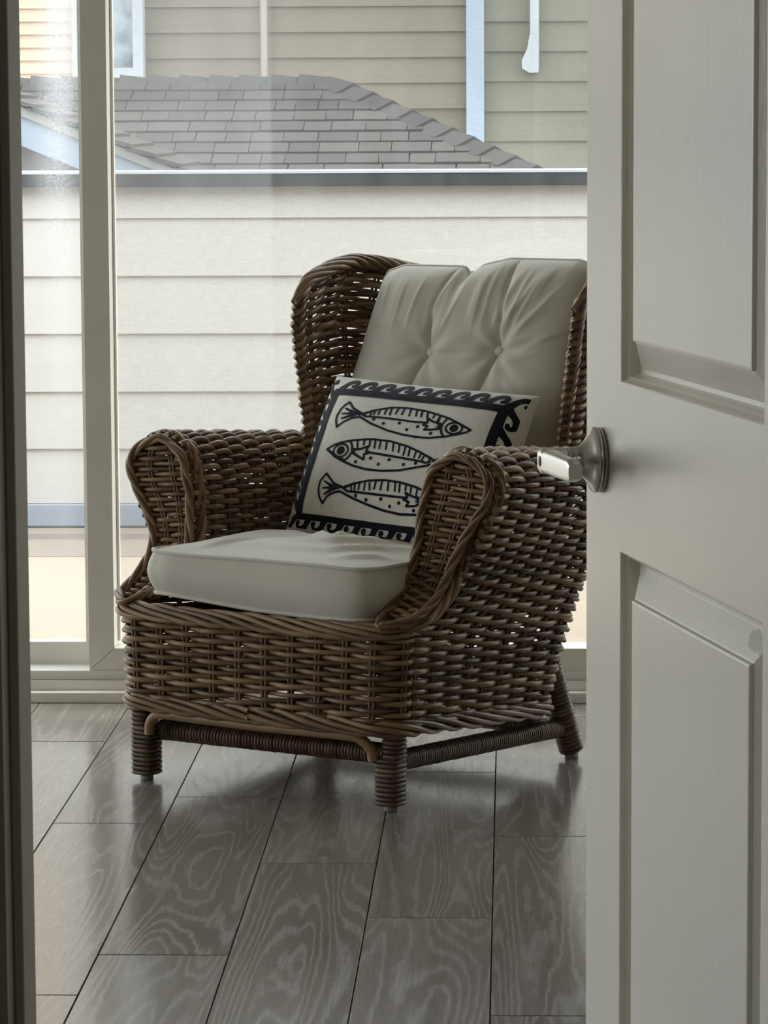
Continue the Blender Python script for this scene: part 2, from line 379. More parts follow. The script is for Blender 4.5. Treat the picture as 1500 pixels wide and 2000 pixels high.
def empty(name, loc=(0, 0, 0), rotz=0):
    o = bpy.data.objects.new(name, None); COL.objects.link(o); o.location = loc; o.rotation_euler = (0, 0, rotz); o.empty_display_size = 0.1
    return o
def tag(o, label=None, cat=None, group=None, kind=None):
    if label: o['label'] = label
    if cat: o['category'] = cat
    if group: o['group'] = group
    if kind: o['kind'] = kind
    return o
def boxobj(name, lo, hi, mat, parent=None, bev=0.0, smooth=False):
    b = MB(); b.box(lo, hi, bev); return b.build(name, mat, parent, smooth)
def struct(o): o['kind'] = 'structure'; return o
def spline(pts, n=200):
    """Catmull-Rom through pts, resampled evenly by length."""
    p = np.asarray(pts, float); q = np.vstack([2 * p[0] - p[1], p, 2 * p[-1] - p[-2]])
    out = []
    for i in range(1, len(q) - 2):
        t = np.linspace(0, 1, 30, endpoint=False)[:, None]
        a, b, c, d = q[i - 1], q[i], q[i + 1], q[i + 2]
        out.append(0.5 * (2 * b + (c - a) * t + (2 * a - 5 * b + 4 * c - d) * t ** 2 + (3 * b - a - 3 * c + d) * t ** 3))
    out.append(p[-1:]); o = np.vstack(out)
    L = np.concatenate([[0], np.cumsum(np.linalg.norm(np.diff(o, axis=0), axis=1))])
    x = np.linspace(0, L[-1], n)
    return np.stack([np.interp(x, L, o[:, k]) for k in range(o.shape[1])], 1)
def plen(p): return float(np.linalg.norm(np.diff(p, axis=0), axis=1).sum())

# ================================================================== THE ROOM
WY = 7.45            # inner face of the window wall
# floor: dark slab with every plank laid on it
floor = MB(); floor.box((-5.7, -1.4, -0.06), (2.1, 7.6, -0.006))
floor = struct(floor.build('floor', M['groove'], None, False))
PW, PL = 0.2025, 1.235
offs = {-1: 6.957, 0: 6.131, 1: 6.377, 2: 5.798, 3: 6.631, 4: 6.027, 5: 6.49, -2: 6.25, -3: 6.6, -4: 5.9}
plank_meshes = {}
def plank_mesh(ln):
    key = round(ln, 3)
    if key not in plank_meshes:
        g, c = 0.0011, 0.0005
        x0, x1, y0, y1 = -PW / 2 + g, PW / 2 - g, -ln / 2 + g * 2.2, ln / 2 - g * 2.2
        v = [(x0, y0, -0.006), (x1, y0, -0.006), (x1, y1, -0.006), (x0, y1, -0.006),
             (x0, y0, -c), (x1, y0, -c), (x1, y1, -c), (x0, y1, -c),
             (x0 + c, y0 + c, 0), (x1 - c, y0 + c, 0), (x1 - c, y1 - c, 0), (x0 + c, y1 - c, 0)]
        f = [(8, 9, 10, 11)]
        for k in range(4):
            k2 = (k + 1) % 4
            f += [(k, k2, 4 + k2, 4 + k), (4 + k, 4 + k2, 8 + k2, 8 + k)]
        me = bpy.data.meshes.new('plank'); me.from_pydata(v, [], f); me.materials.append(M['plank']); plank_meshes[key] = me
    return plank_meshes[key]
for k in range(-24, 15):
    xc = -0.841 + PW * (k + 0.5)
    if xc < -5.6 or xc > 2.05: continue
    j = offs.get(k, 5.6 + ((k * 0.437) % 1.0) * PL)
    y = j
    while y > 2.0: y -= PL
    ylo_lim = 2.0 if abs(xc) > 1.0 else 0.2
    while y > ylo_lim: y -= PL
    while y < WY + 0.02:
        a, b = max(y, ylo_lim), min(y + PL, WY + 0.02)
        if b - a > 0.06:
            o = bpy.data.objects.new('plank', plank_mesh(b - a)); COL.objects.link(o); o.parent = floor
            o.location = (xc, (a + b) / 2, 0)
        y += PL

def wall(name, boxes, mat):
    b = MB()
    for lo, hi in boxes: b.box(lo, hi)
    return struct(b.build(name, mat, None, False))
CH = 2.5
wall('wall_back', [((-5.75, WY, -0.06), (-5.55, WY + 0.16, CH)), ((1.85, WY, -0.06), (2.15, WY + 0.16, CH)), ((-5.55, WY, 2.12), (1.85, WY + 0.16, CH))], M['wall'])
wall('wall_left', [((-5.75, 2.6, -0.06), (-5.6, 4.2, CH)), ((-5.75, 7.0, -0.06), (-5.6, WY, CH)), ((-5.75, 4.2, -0.06), (-5.6, 7.0, 0.3)), ((-5.75, 4.2, 2.3), (-5.6, 7.0, CH))], M['wall'])
wall('wall_right', [((2.0, 2.6, -0.06), (2.15, WY, CH))], M['wall'])
wall('wall_front', [((-5.75, 2.6, -0.06), (-0.41, 2.72, CH)), ((0.285, 2.6, -0.06), (2.15, 2.72, CH)), ((-0.41, 2.6, 2.08), (0.285, 2.72, CH))], M['wall'])
wall('ceiling', [((-5.75, -1.4, CH), (2.15, WY + 0.16, CH + 0.1))], M['ceiling'])
wall('wall_hall', [((-1.0, -1.4, -0.06), (-0.9, 2.6, CH)), ((1.2, -1.4, -0.06), (1.3, 2.6, CH)), ((-1.0, -1.5, -0.06), (1.3, -1.4, CH))], M['hall'])
# doorway lining on the left: jamb board, stop and casings
tr = MB()
tr.box((-0.412, 2.597, 0), (-0.394, 2.725, 2.08))
tr.box((-0.394, 2.632, 0), (-0.386, 2.668, 2.08), 0.002)
tr.box((-0.394, 2.682, 0), (-0.3895, 2.723, 2.08), 0.0015)
tr = struct(tr.build('trim_1', M['trimpaint'], None, False))
cs = MB(); cs.box((-0.47, 2.582, 0), (-0.400, 2.598, 2.14), 0.004); cs.box((-0.47, 2.722, 0), (-0.400, 2.738, 2.14), 0.004)
cs.build('casing', M['trimpaint'], tr, False)
tr2 = MB(); tr2.box((0.268, 2.597, 0), (0.286, 2.725, 2.08)); tr2.box((0.275, 2.582, 0), (0.34, 2.598, 2.14), 0.004); tr2.box((-0.41, 2.597, 2.062), (0.286, 2.725, 2.08))
struct(tr2.build('trim_2', M['trimpaint'], None, False))
for nm, lo, hi in (('baseboard_left', (-5.6, 2.72, 0), (-5.586, WY, 0.09)), ('baseboard_right', (1.986, 2.72, 0), (2.0, WY, 0.09)), ('baseboard_front', (-5.586, 2.72, 0), (-0.475, 2.734, 0.09))):
    struct(boxobj(nm, lo, hi, M['vinyl'], None, 0.003))

for nm, x, y, e, lab in lamps():
    b = MB(); b.lathe([(0.001, 0), (0.19, 0), (0.19, -0.02), (0.17, -0.03), (0.10, -0.045), (0.001, -0.05)], (x, y, CH), (0, 0, 1), (1, 0, 0), 40)
    o = tag(b.build(nm, M['lampglass'], None), lab, 'lamp')
    l_ = lamp('hall_fill_light', 'AREA', (x, y, CH - 0.055), (0, 0, 0), e, shape='DISK', size=0.36, color=(1.0, 0.90, 0.78)); l_.parent = o
# ---- sliding window wall
win = MB()
win.box((-5.55, 7.425, 0), (1.85, 7.62, 0.0235), 0.002)
win.box((-5.55, 7.458, 0.0235), (1.85, 7.62, 0.0445), 0.0015)
win.box((-5.55, 7.470, 0.0445), (1.85, 7.62, 0.0655), 0.0015)
win.box((-5.55, 7.45, 2.05), (1.85, 7.62, 2.12))
win.box((-5.55, 7.45, 0.0655), (-5.49, 7.62, 2.05)); win.box((1.79, 7.45, 0.0655), (1.85, 7.62, 2.05))
win = struct(win.build('window_1', M['vinyl'], None, False))
def mitred_panel(name, x0, x1, z0, z1, y0, y1, wd, mat, parent):
    b = MB()
    ov = [(x0, z0), (x1, z0), (x1, z1), (x0, z1)]; iv = [(x0 + wd, z0 + wd * 0.88), (x1 - wd, z0 + wd * 0.88), (x1 - wd, z1 - wd), (x0 + wd, z1 - wd)]
    g = 0.0007
    for k in range(4):
        k2 = (k + 1) % 4
        q = [np.array(ov[k]), np.array(ov[k2]), np.array(iv[k2]), np.array(iv[k])]
        c = sum(q) / 4
        d = (q[1] - q[0]) / np.linalg.norm(q[1] - q[0])
        q[0] = q[0] + d * g; q[3] = q[3] + d * g; q[1] = q[1] - d * g; q[2] = q[2] - d * g
        v = [(p[0], y0, p[1]) for p in q] + [(p[0], y1, p[1]) for p in q]
        f = [(0, 1, 2, 3), (7, 6, 5, 4), (0, 4, 5, 1), (1, 5, 6, 2), (2, 6, 7, 3), (3, 7, 4, 0)]
        b.add(v, quads=f)
    return b.build(name, mat, parent, False)
mitred_panel('sash_frame', -0.9375, 1.00, 0.0655, 2.05, 7.475, 7.565, 0.056, M['vinyl'], win)
mitred_panel('sash_frame', -2.885, -0.90, 0.0655, 2.05, 7.57, 7.61, 0.056, M['vinyl'], win)
mitred_panel('sash_frame', -5.49, -2.80, 0.0655, 2.05, 7.475, 7.565, 0.0625, M['vinyl'], win)
mitred_panel('sash_frame', 0.95, 1.79, 0.0655, 2.05, 7.57, 7.61, 0.056, M['vinyl'], win)
bd = MB(); bd.box((-0.8805, 7.545, 0.1215), (-0.8755, 7.565, 1.985)); bd.build('glazing_bead', M['vinyl'], win, False)
def pane(x0, x1, z0, z1, y, mat, name='glass_pane', loc=None):
    b = MB(); cx, cz = (x0 + x1) / 2, (z0 + z1) / 2
    b.box((x0 - cx, -0.002, z0 - cz), (x1 - cx, 0.002, z1 - cz)); o = b.build(name, mat, win, False); o.location = (cx, y, cz); return o
pane(-2.83, -0.955, 0.113, 1.995, 7.59, M['glass_streaked'])
pane(-0.884, 0.939, 0.1185, 1.99, 7.555, M['glass_hazed'])
pane(-5.42, -2.87, 0.1185, 1.99, 7.555, M['glass'])
pane(1.005, 1.735, 0.113, 1.995, 7.59, M['glass'])
sc = MB(); sc.box((-0.93, -0.0006, -0.955), (0.93, 0.0006, 0.955)); sc = sc.build('insect_screen', M['screen'], win, False); sc.location = (0.05, 7.60, 1.04)
sf = MB()
for lo, hi in (((-0.945, 7.592, 0.067), (-0.89, 7.612, 2.05)), ((0.97, 7.592, 0.067), (1.0, 7.612, 2.05)), ((-0.89, 7.592, 0.067), (0.97, 7.612, 0.105)), ((-0.89, 7.592, 1.985), (0.97, 7.612, 2.05))): sf.box(lo, hi)
sf.build('screen_frame', M['vinyl'], win, False)
# second window, added unseen in the left wall to let in more light
w2 = MB()
for lo, hi in (((-5.75, 4.2, 0.3), (-5.6, 4.26, 2.3)), ((-5.75, 6.94, 0.3), (-5.6, 7.0, 2.3)), ((-5.75, 4.26, 0.3), (-5.6, 6.94, 0.36)), ((-5.75, 4.26, 2.24), (-5.6, 6.94, 2.3)), ((-5.73, 5.87, 0.36), (-5.65, 5.93, 2.24))): w2.box(lo, hi)
w2 = struct(w2.build('added_window', M['vinyl'], None, False))
for a, b_ in ((4.26, 5.87), (5.93, 6.94)):
    g = MB(); g.box((-5.692, a, 0.36), (-5.688, b_, 2.24)); g.build('glass_pane', M['glass'], w2, False)

# ---- open panel door
def build_door():
    HX, HY = 0.2452, 2.70
    th = math.atan2(0.977, -0.215)
    # local frame: x = from free edge towards the hinge (t), y = thickness away from the seen face, z = up
    root_loc = (0.0766, 3.4656, 0.006)
    rot = math.atan2(-0.977, 0.215)
    b = MB()
    T = 0.035; Wd = 0.768; Hd = 2.03
    cols = (0.140, Wd - 0.140)
    pans = [(0.12, 0.852), (1.018, Hd - 0.13)]
    zs = [0, pans[0][0], pans[0][1], pans[1][0], pans[1][1], Hd]
    def flat(x0, x1, z0, z1, y, flip=False):
        v = [(x0, y, z0), (x1, y, z0), (x1, y, z1), (x0, y, z1)]
        b.add(v, quads=[[0, 1, 2, 3]] if not flip else [[3, 2, 1, 0]])
    for y, fl in ((0, True), (T, False)):
        flat(0.0015, cols[0], 0, Hd, y, fl); flat(cols[1], Wd, 0, Hd, y, fl)
        for i in (0, 2, 4): flat(cols[0], cols[1], zs[i], zs[i + 1], y, fl)
    flat(0, 0, 0, Hd, 0)
    b.add([(0.0015, 0, 0), (0, 0.0015, 0), (0, T - 0.0015, 0), (0.0015, T, 0), (0.0015, 0, Hd), (0, 0.0015, Hd), (0, T - 0.0015, Hd), (0.0015, T, Hd)],
          quads=[[0, 4, 5, 1], [1, 5, 6, 2], [2, 6, 7, 3]])
    b.add([(Wd, 0, 0), (Wd, T, 0), (Wd, T, Hd), (Wd, 0, Hd)], quads=[[0, 1, 2, 3]])
    b.add([(0, 0, 0), (Wd, 0, 0), (Wd, T, 0), (0, T, 0)], quads=[[0, 3, 2, 1]])
    b.add([(0, 0, Hd), (Wd, 0, Hd), (Wd, T, Hd), (0, T, Hd)], quads=[[0, 1, 2, 3]])
    d = b.build('door_1', M['door'], None, False, root_loc, rot); struct(d)
    # moulding (ogee) and raised panel of each opening, both faces
    prof = [(0, 0), (0.0012, 0.0006), (0.0022, 0.0042), (0.0048, 0.0072), (0.006, 0.0080), (0.0075, 0.0150), (0.0095, 0.0175), (0.0140, 0.0178)]
    rais = [(0.0140, 0.0178), (0.0155, 0.0172), (0.0405, 0.0050), (0.0420, 0.0045), (0.0432, 0.0012), (0.0455, 0.0006)]
    for z0, z1 in pans:
        mo = MB(); rp = MB()
        for face in (0, 1):
            def ringpts(ins, dep):
                y = dep if face == 0 else T - dep * 0.6
                return [(cols[0] + ins, y, z0 + ins), (cols[1] - ins, y, z0 + ins), (cols[1] - ins, y, z1 - ins), (cols[0] + ins, y, z1 - ins)]
            for mb, pr in ((mo, prof), (rp, rais)):
                for k in range(len(pr) - 1):
                    A = ringpts(*pr[k]); B = ringpts(*pr[k + 1])
                    for e in range(4):
                        e2 = (e + 1) % 4
                        q = [A[e], A[e2], B[e2], B[e]]
                        mb.add(q, quads=[[0, 1, 2, 3]] if face == 1 else [[3, 2, 1, 0]])
            A = ringpts(*rais[-1]); rp.add(A, quads=[[0, 1, 2, 3]] if face == 1 else [[3, 2, 1, 0]])
        mo.build('panel_moulding', M['door'], d, False)
        rp.build('raised_panel', M['door'], d, False)
    # lever handle, on the side seen
    h = MB(); ax = (0, -1, 0); ex = (1, 0, 0); o = (0.0635, 0, 0.9345)
    h.lathe([(0.001, 0), (0.0325, 0), (0.0325, 0.0035)], o, ax, ex, 48)
    hd = h.build('door_handle', M['nickel'], d)
    h = MB(); h.lathe([(0.0318, 0.0042), (0.0330, 0.0048), (0.0330, 0.0075), (0.0315, 0.0095), (0.026, 0.0125), (0.0205, 0.0165), (0.0165, 0.0205), (0.0145, 0.0245), (0.0138, 0.029), (0.0138, 0.036), (0.001, 0.036)], o, ax, ex, 48)
    h.build('rosette', M['nickel'], hd)
    h = MB(); h.lathe([(0.0305, 0.0034), (0.0305, 0.0043)], o, ax, ex, 48); h.build('shadow_ring', M['dark'], hd)
    h = MB(); h.lathe([(0.001, 0.0355), (0.0125, 0.0355), (0.0128, 0.037), (0.0128, 0.060), (0.0118, 0.0625), (0.001, 0.0625)], o, ax, ex, 40)
    # tapering bar of the lever, leaving towards the hinge
    n = 24; P = []
    for i in range(n):
        f = i / (n - 1); x = 0.0635 - 0.010 + f * 0.118
        hh = 0.0122 - 0.0012 * f - 0.0035 * (f > 0.93) * (f - 0.93) / 0.07
        tt = 0.0115 - 0.0045 * min(1, f * 2.2); yc = -(0.0625 - 0.0115) - 0.003 * f * f + 0.002 * f
        yc = -(0.0635 - tt) + 0.004 * f
        a = np.arange(28) * 2 * np.pi / 28
        c, s_ = np.cos(a), np.sin(a); ex_ = 0.45
        yy = yc + tt * np.sign(c) * np.abs(c) ** ex_; zz = 0.9345 + hh * np.sign(s_) * np.abs(s_) ** ex_
        P.append(np.stack([np.full(28, x), yy, zz], 1))
    P = np.array(P); P = np.concatenate([P, P[:, :1]], 1)
    h.grid(P); 
    for e in (0, -1): h.add(P[e, :-1], ngons=[list(range(28))] if e == 0 else [list(range(28))[::-1]])
    h.build('lever', M['nickel'], hd)
    h = MB(); h.lathe([(0.0005, 0.0636), (0.0048, 0.0636), (0.0055, 0.0632)], o, ax, ex, 24); h.build('privacy_button', M['dark'], hd)
    h = MB(); h.box((-0.0012, 0.006, 0.90), (0.0005, 0.029, 0.958), 0.0003); h.box((-0.010, 0.011, 0.922), (0, 0.024, 0.942), 0.002); h.build('latch_plate', M['nickel'], d)
    for z in (0.25, 1.05, 1.80):
        h = MB(); h.tube([(Wd + 0.006, 0.002, z - 0.045), (Wd + 0.006, 0.002, z + 0.045)], 0.0062, sides=12); h.build('hinge', M['nickel'], d, False)
build_door()

# ================================================================== OUTSIDE
bf = struct(boxobj('balcony_floor', (-9, 7.62, -0.25), (6, 11.18, -0.05), M['balcony_floor']))
pw = MB(); pw.box((-6, 11.13, -0.2), (6, 11.3, 1.08)); pw = pw.build('balcony_wall', M['cream_board'], None, False)
tag(pw, 'cream lap-sided balcony wall with a dark cap, beyond the sliding glass', 'wall')
# horizontal lap boards, thicker at the lower edge
edges = [0.030, 0.210, 0.398, 0.588, 0.776, 0.964, 1.152]
for z0, z1 in zip(edges[:-1], edges[1:]):
    z1 = min(z1, 1.07)
    for x0, x1 in ((-6, -0.0), (0.0, 6)):
        if z0 == edges[0] : pass
        b = MB(); L = 6
        x0_, x1_ = x0 + 0.0, x1
        v = [(x0_, -0.014, 0), (x1_, -0.014, 0), (x1_, -0.003, z1 - z0), (x0_, -0.003, z1 - z0), (x0_, 0.002, 0), (x1_, 0.002, 0), (x1_, 0.002, z1 - z0), (x0_, 0.002, z1 - z0)]
        b.add(v, quads=[[0, 1, 2, 3], [4, 7, 6, 5], [0, 4, 5, 1], [3, 2, 6, 7], [0, 3, 7, 4], [1, 5, 6, 2]])
        o = b.build('siding_board', M['cream_board'], pw, False); o.location = (0, 11.13, z0)
boxobj('cap_rail', (-6, 11.07, 1.066), (6, 11.36, 1.108), M['cap'], pw, 0.003)
boxobj('cap_flashing', (-6, 11.066, 1.108), (6, 11.36, 1.116), M['cap_edge'], pw)
boxobj('base_flashing', (-6, 11.10, -0.045), (6, 11.135, 0.028), M['blue_grey'], pw, 0.004)

boxobj('shade_strip', (-6, 10.35, -0.06), (6, 10.93, -0.0485), M['floor_shade'], pw, 0.0)  # flat strip on the floor, shade painted in by its darker colour

# ---- the neighbour's house
nh = empty('neighbour_house', (-0.8, 15.9, 0)); tag(nh, 'neighbouring house with grey shingle hip roof and tan siding behind the balcony wall', 'house')
nh_inv = Vector((0.8, -15.9, 0))
def part(mb, name, mat, smooth=False):
    o = mb.build(name, mat, nh, smooth); o.location = nh_inv; return o
def wallpart(lo, hi, mat, name='wall'):
    b = MB(); b.box(lo, hi); return part(b, name, mat)
wallpart((-9, 16.0, -1.5), (-0.16, 16.2, 5), M['brown_board'])
wallpart((-0.16, 16.02, -1.5), (6, 16.2, 5), M['olive_board'])
def boards(x0, x1, z0, z1, ex, y, mat):
    z = z0
    while z < z1:
        b = MB(); h = ex
        v = [(x0, -0.016, 0), (x1, -0.016, 0), (x1, -0.002, h), (x0, -0.002, h), (x0, 0.003, 0), (x1, 0.003, 0), (x1, 0.003, h), (x0, 0.003, h)]
        b.add(v, quads=[[0, 1, 2, 3], [4, 7, 6, 5], [0, 4, 5, 1], [3, 2, 6, 7], [0, 3, 7, 4], [1, 5, 6, 2]])
        o = b.build('siding_board', mat, nh, False); o.location = nh_inv + Vector((0, y, z)); z += ex
boards(-1.70, -0.206, 1.33, 3.6, 0.118, 15.99, M['brown_board'])
boards(-0.126, 2.5, 0.90, 3.6, 0.138, 16.01, M['olive_board'])
boards(-5.0, -2.02, 1.38, 3.4, 0.060, 15.98, M['sunlit_peach_board'])
wallpart((-0.206, 15.93, 0.2), (-0.124, 16.03, 5), M['white_trim'], 'corner_trim')
# window in the far wall
wf = MB()
for lo, hi in (((-2.03, 15.88, 1.47), (-1.985, 15.99, 3.2)), ((-1.748, 15.88, 1.47), (-1.70, 15.99, 3.2)), ((-1.985, 15.88, 1.47), (-1.748, 15.99, 1.523)), ((-1.985, 15.90, 2.4), (-1.748, 15.98, 2.45))): wf.box(lo, hi)
wfo = part(wf, 'window_frame', M['pale_trim'])
wp = MB(); wp.box((-1.985, 15.93, 1.523), (-1.748, 15.95, 3.2)); o = wp.build('pane', M['far_pane'], wfo, False)
# rain pipes
dp = MB(); dp.tube([(-1.145, 15.955, 1.48), (-1.145, 15.955, 4.5)], 0.017, sides=12); part(dp, 'rain_pipe', M['beige_pipe'], True)
dp = MB()
dp.box((0.088, 15.92, 1.50), (0.130, 15.985, 4.5), 0.008)
sh = [(0.075, 1.60), (0.05, 1.545), (0.052, 1.51), (0.088, 1.49), (0.128, 1.492), (0.128, 1.62), (0.088, 1.67)]
v = [(x, 15.90, z) for x, z in sh] + [(x, 15.985, z) for x, z in sh]; n = len(sh)
dp.add(v, ngons=[list(range(n)), list(range(n, 2 * n))[::-1]] + [[i, n + i, n + (i + 1) % n, (i + 1) % n] for i in range(n)])
part(dp, 'pipe_shoe', M['pale_trim'])
# hip roof
RY, RZ, SL = 15.5, 1.452, 0.364
HX0 = -0.80
rf = MB()
rf.add([(-9, RY, RZ), (HX0, RY, RZ), (HX0 + 2.2, RY - 2.64, RZ - 2.64 * SL), (-9, RY - 2.64, RZ - 2.64 * SL),
        (-9, RY, RZ - 0.2), (HX0, RY, RZ - 0.2), (HX0 + 2.2, RY - 2.64, RZ - 2.64 * SL - 0.2), (-9, RY - 2.64, RZ - 2.64 * SL - 0.2), (HX0 + 2.2, RY + 0.4, RZ - 2.64 * SL), (HX0 + 2.2, RY + 0.4, RZ - 2.64 * SL - 0.2)],
       quads=[[0, 3, 2, 1], [4, 5, 6, 7], [3, 7, 6, 2], [1, 2, 8, 8]][:3], tris=[[1, 2, 8]])
roof = part(rf, 'roof', M['shingle'])
expo = 0.1245
sm = {}
def shingle_obj(wd, par=None):
    key = round(wd, 2)
    if key not in sm:
        hw = key / 2 - 0.0018; d = 0.16
        v = [(-hw, 0, 0.013), (hw, 0, 0.013), (hw, d, 0.003), (-hw, d, 0.003), (-hw, 0, 0), (hw, 0, 0), (hw, d, -0.002), (-hw, d, -0.002)]
        me = bpy.data.meshes.new('shingle'); me.from_pydata(v, [], [(0, 1, 2, 3), (0, 4, 5, 1), (1, 5, 6, 2), (3, 7, 4, 0), (2, 6, 7, 3)]); me.materials.append(M['shingle']); sm[key] = me
    o = bpy.data.objects.new('shingle', sm[key]); COL.objects.link(o); return o
pa = math.atan(SL)
for r in range(10):
    run = 0.02 + (r + 1) * expo
    y = RY - run; z = RZ - run * SL
    xmax = HX0 + (run - expo * 1.2) * 0.835 - 0.01
    x = -2.55 + 0.05 * ((r * 7) % 5) / 5
    while x < xmax:
        wd = round(float(rng.uniform(0.09, 0.19)), 2)
        if x + wd > xmax + 0.03: wd = max(0.05, round(xmax + 0.02 - x, 2))
        o = shingle_obj(wd); o.parent = roof; o.location = Vector((x + wd / 2, y, z + 0.004 + float(rng.uniform(0, 0.003))))
        o.rotation_euler = (pa, 0, float(rng.normal(0, 0.012))); x += wd
# ridge and hip caps
def cap(p0, p1, wdt, tilt=0.0, name='ridge_shingle'):
    p0 = np.array(p0, float); p1 = np.array(p1, float); d = p1 - p0; d /= np.linalg.norm(d)
    sd_ = np.cross(d, (0, 0, 1)); sd_ /= np.linalg.norm(sd_); up = np.cross(sd_, d)
    b = MB(); h0, h1, t = 0.012, 0.030, 0.012
    def sec(p, h): return [p - sd_ * wdt - up * (0.035 - h + 0.01), p + up * h, p + sd_ * wdt - up * (0.035 - h + 0.01)]
    A = sec(p0, h0); Bv = sec(p1, h1)
    v = A + Bv + [q - up * t for q in A] + [q - up * t for q in Bv]
    b.add(v, quads=[[0, 1, 4, 3], [1, 2, 5, 4], [3, 4, 10, 9], [4, 5, 11, 10], [0, 3, 9, 6], [2, 8, 11, 5]])
    o = b.build(name, M['shingle'], roof, False); return o
h0 = np.array([HX0 - 0.02, RY, RZ + 0.012]); hd = np.array([0.835, -1.0, -SL]); 
for k in range(13):
    a = h0 + hd * (k * 0.108); b_ = h0 + hd * ((k + 1) * 0.108 + 0.03)
    cap(a, b_, 0.095, name='hip_shingle')
for k in range(13):
    cap((HX0 - 0.02 - (k + 1) * 0.135 + 0.16, RY, RZ + 0.004), (HX0 - 0.02 - (k + 1) * 0.135, RY, RZ + 0.004), 0.07)
# lower gable at the left, its rake running down to the right
g0 = np.array([-2.30, 13.6, 1.505]); g1 = np.array([-1.10, 13.6, 1.015])
gd = (g1 - g0) / np.linalg.norm(g1 - g0); gn = np.array([gd[2], 0, -gd[0]]) * -1
gb = MB()
def slab(off0, off1, y0, y1, mat, name):
    q = [g0 + gn * off0, g1 + gn * off0, g1 + gn * off1, g0 + gn * off1]
    b = MB(); b.add([(p[0], y0, p[2]) for p in q] + [(p[0], y1, p[2]) for p in q], quads=[[0, 1, 2, 3], [7, 6, 5, 4], [0, 4, 5, 1], [3, 2, 6, 7], [1, 5, 6, 2], [0, 3, 7, 4]])
    return part(b, name, mat)
slab(-0.02, -0.055, 13.58, 14.6, M['grey_wall'], 'gable_roof')
slab(-0.055, -0.165, 13.60, 13.63, M['white_trim'], 'fascia')
gw = MB(); gw.add([(-3.2, 13.75, 0.4), (-1.05, 13.75, 0.4), (-1.12, 13.75, 0.96), (-2.3, 13.75, 1.44), (-3.2, 13.75, 1.1), (-3.2, 13.9, 0.4), (-1.05, 13.9, 0.4), (-1.12, 13.9, 0.96), (-2.3, 13.9, 1.44), (-3.2, 13.9, 1.1)], ngons=[[0, 1, 2, 3, 4], [9, 8, 7, 6, 5]] + [[i, i + 5, (i + 1) % 5 + 5, (i + 1) % 5] for i in range(5)])
part(gw, 'gable_wall', M['grey_wall'])
for r in range(5):
    k = 0
    while k * 0.105 < 1.22:
        a = g0 + gd * (k * 0.105)
        b = MB(); L = 0.125
        vx = [a + gn * -0.02, a + gd * L + gn * 0.0, ]
        y0, y1 = 13.565 + r * 0.17, 13.565 + r * 0.17 + 0.165
        q = [a + gn * -0.022, a + gd * L + gn * -0.012, a + gd * L + gn * 0.008, a + gn * -0.008]
        b.add([(p[0], y0, p[2]) for p in q] + [(p[0], y1, p[2]) for p in q], quads=[[0, 1, 2, 3], [7, 6, 5, 4], [0, 4, 5, 1], [3, 2, 6, 7], [1, 5, 6, 2], [0, 3, 7, 4]])
        o = b.build('rake_shingle', M['shingle'], nh, False); o.location = nh_inv; k += 1

# ================================================================== THE WICKER ARMCHAIR  (local axes: x across, y towards its back)
CO = (-0.46802, 6.39983, 0.0); CTH = math.radians(-31.7518)
chair = empty('wicker_armchair', CO, CTH)
tag(chair, 'brown woven rattan wingback armchair with rolled arms on wrapped legs before the window', 'armchair')
ti = np.interp
SR = 0.0034      # stake radius
WR = 0.0051      # weaver radius

def surf_normal(S, a, r, e=1e-3):
    da = S(a + e, r) - S(a - e, r); dr = S(a, r + e) - S(a, r - e)
    n = np.cross(da, dr); return n / (np.linalg.norm(n, axis=1)[:, None] + 1e-12)
def pt_int(mb, S, stakes, lo, hi, r_of, nsign=1, step=24, gap=0.0042):
    """pairs of upright rods at every stake position"""
    for a in stakes:
        rr = np.linspace(lo, hi, step)
        p = S(np.full(step, a), rr); n = surf_normal(S, np.full(step, a), rr)
        da = S(np.full(step, a + 1e-3), rr) - S(np.full(step, a - 1e-3), rr); da /= np.linalg.norm(da, axis=1)[:, None] + 1e-12
        for s_ in (-1, 1):
            mb.tube(p + da * gap * s_, SR, ref=n, sides=6, tint=float(rng.uniform(0.15, 0.6)))
def weaver_path(S, r, stakes, row, a0, a1, amp, per=9):
    """one strand: over one stake pair, under the next"""
    k0 = np.interp(a0, stakes, np.arange(len(stakes))); k1 = np.interp(a1, stakes, np.arange(len(stakes)))
    n = max(6, int((k1 - k0) * per) + 2)
    k = np.linspace(k0, k1, n); a = np.interp(k, np.arange(len(stakes)), stakes)
    if a0 < stakes[0]:
        pre = np.linspace(a0, stakes[0], 4)[:-1]; a = np.concatenate([pre, a]); k = np.concatenate([np.linspace(-0.5, 0, 4)[:-1], k])
    if a1 > stakes[-1]:
        po = np.linspace(stakes[-1], a1, 4)[1:]; a = np.concatenate([a, po]); k = np.concatenate([k, len(stakes) - 1 + np.linspace(0, 0.5, 4)[1:]])
    ph = rng.uniform(0, 6.28); jr = 0.0011
    c = np.cos(np.pi * (k + row)); c = np.sign(c) * np.abs(c) ** 0.8
    rr = r(a) + RSC * jr * np.sin(1.7 * k + ph)
    p = S(a, rr); nrm = surf_normal(S, a, rr)
    return p + nrm * (amp * c)[:, None], nrm
RSC = 1.0
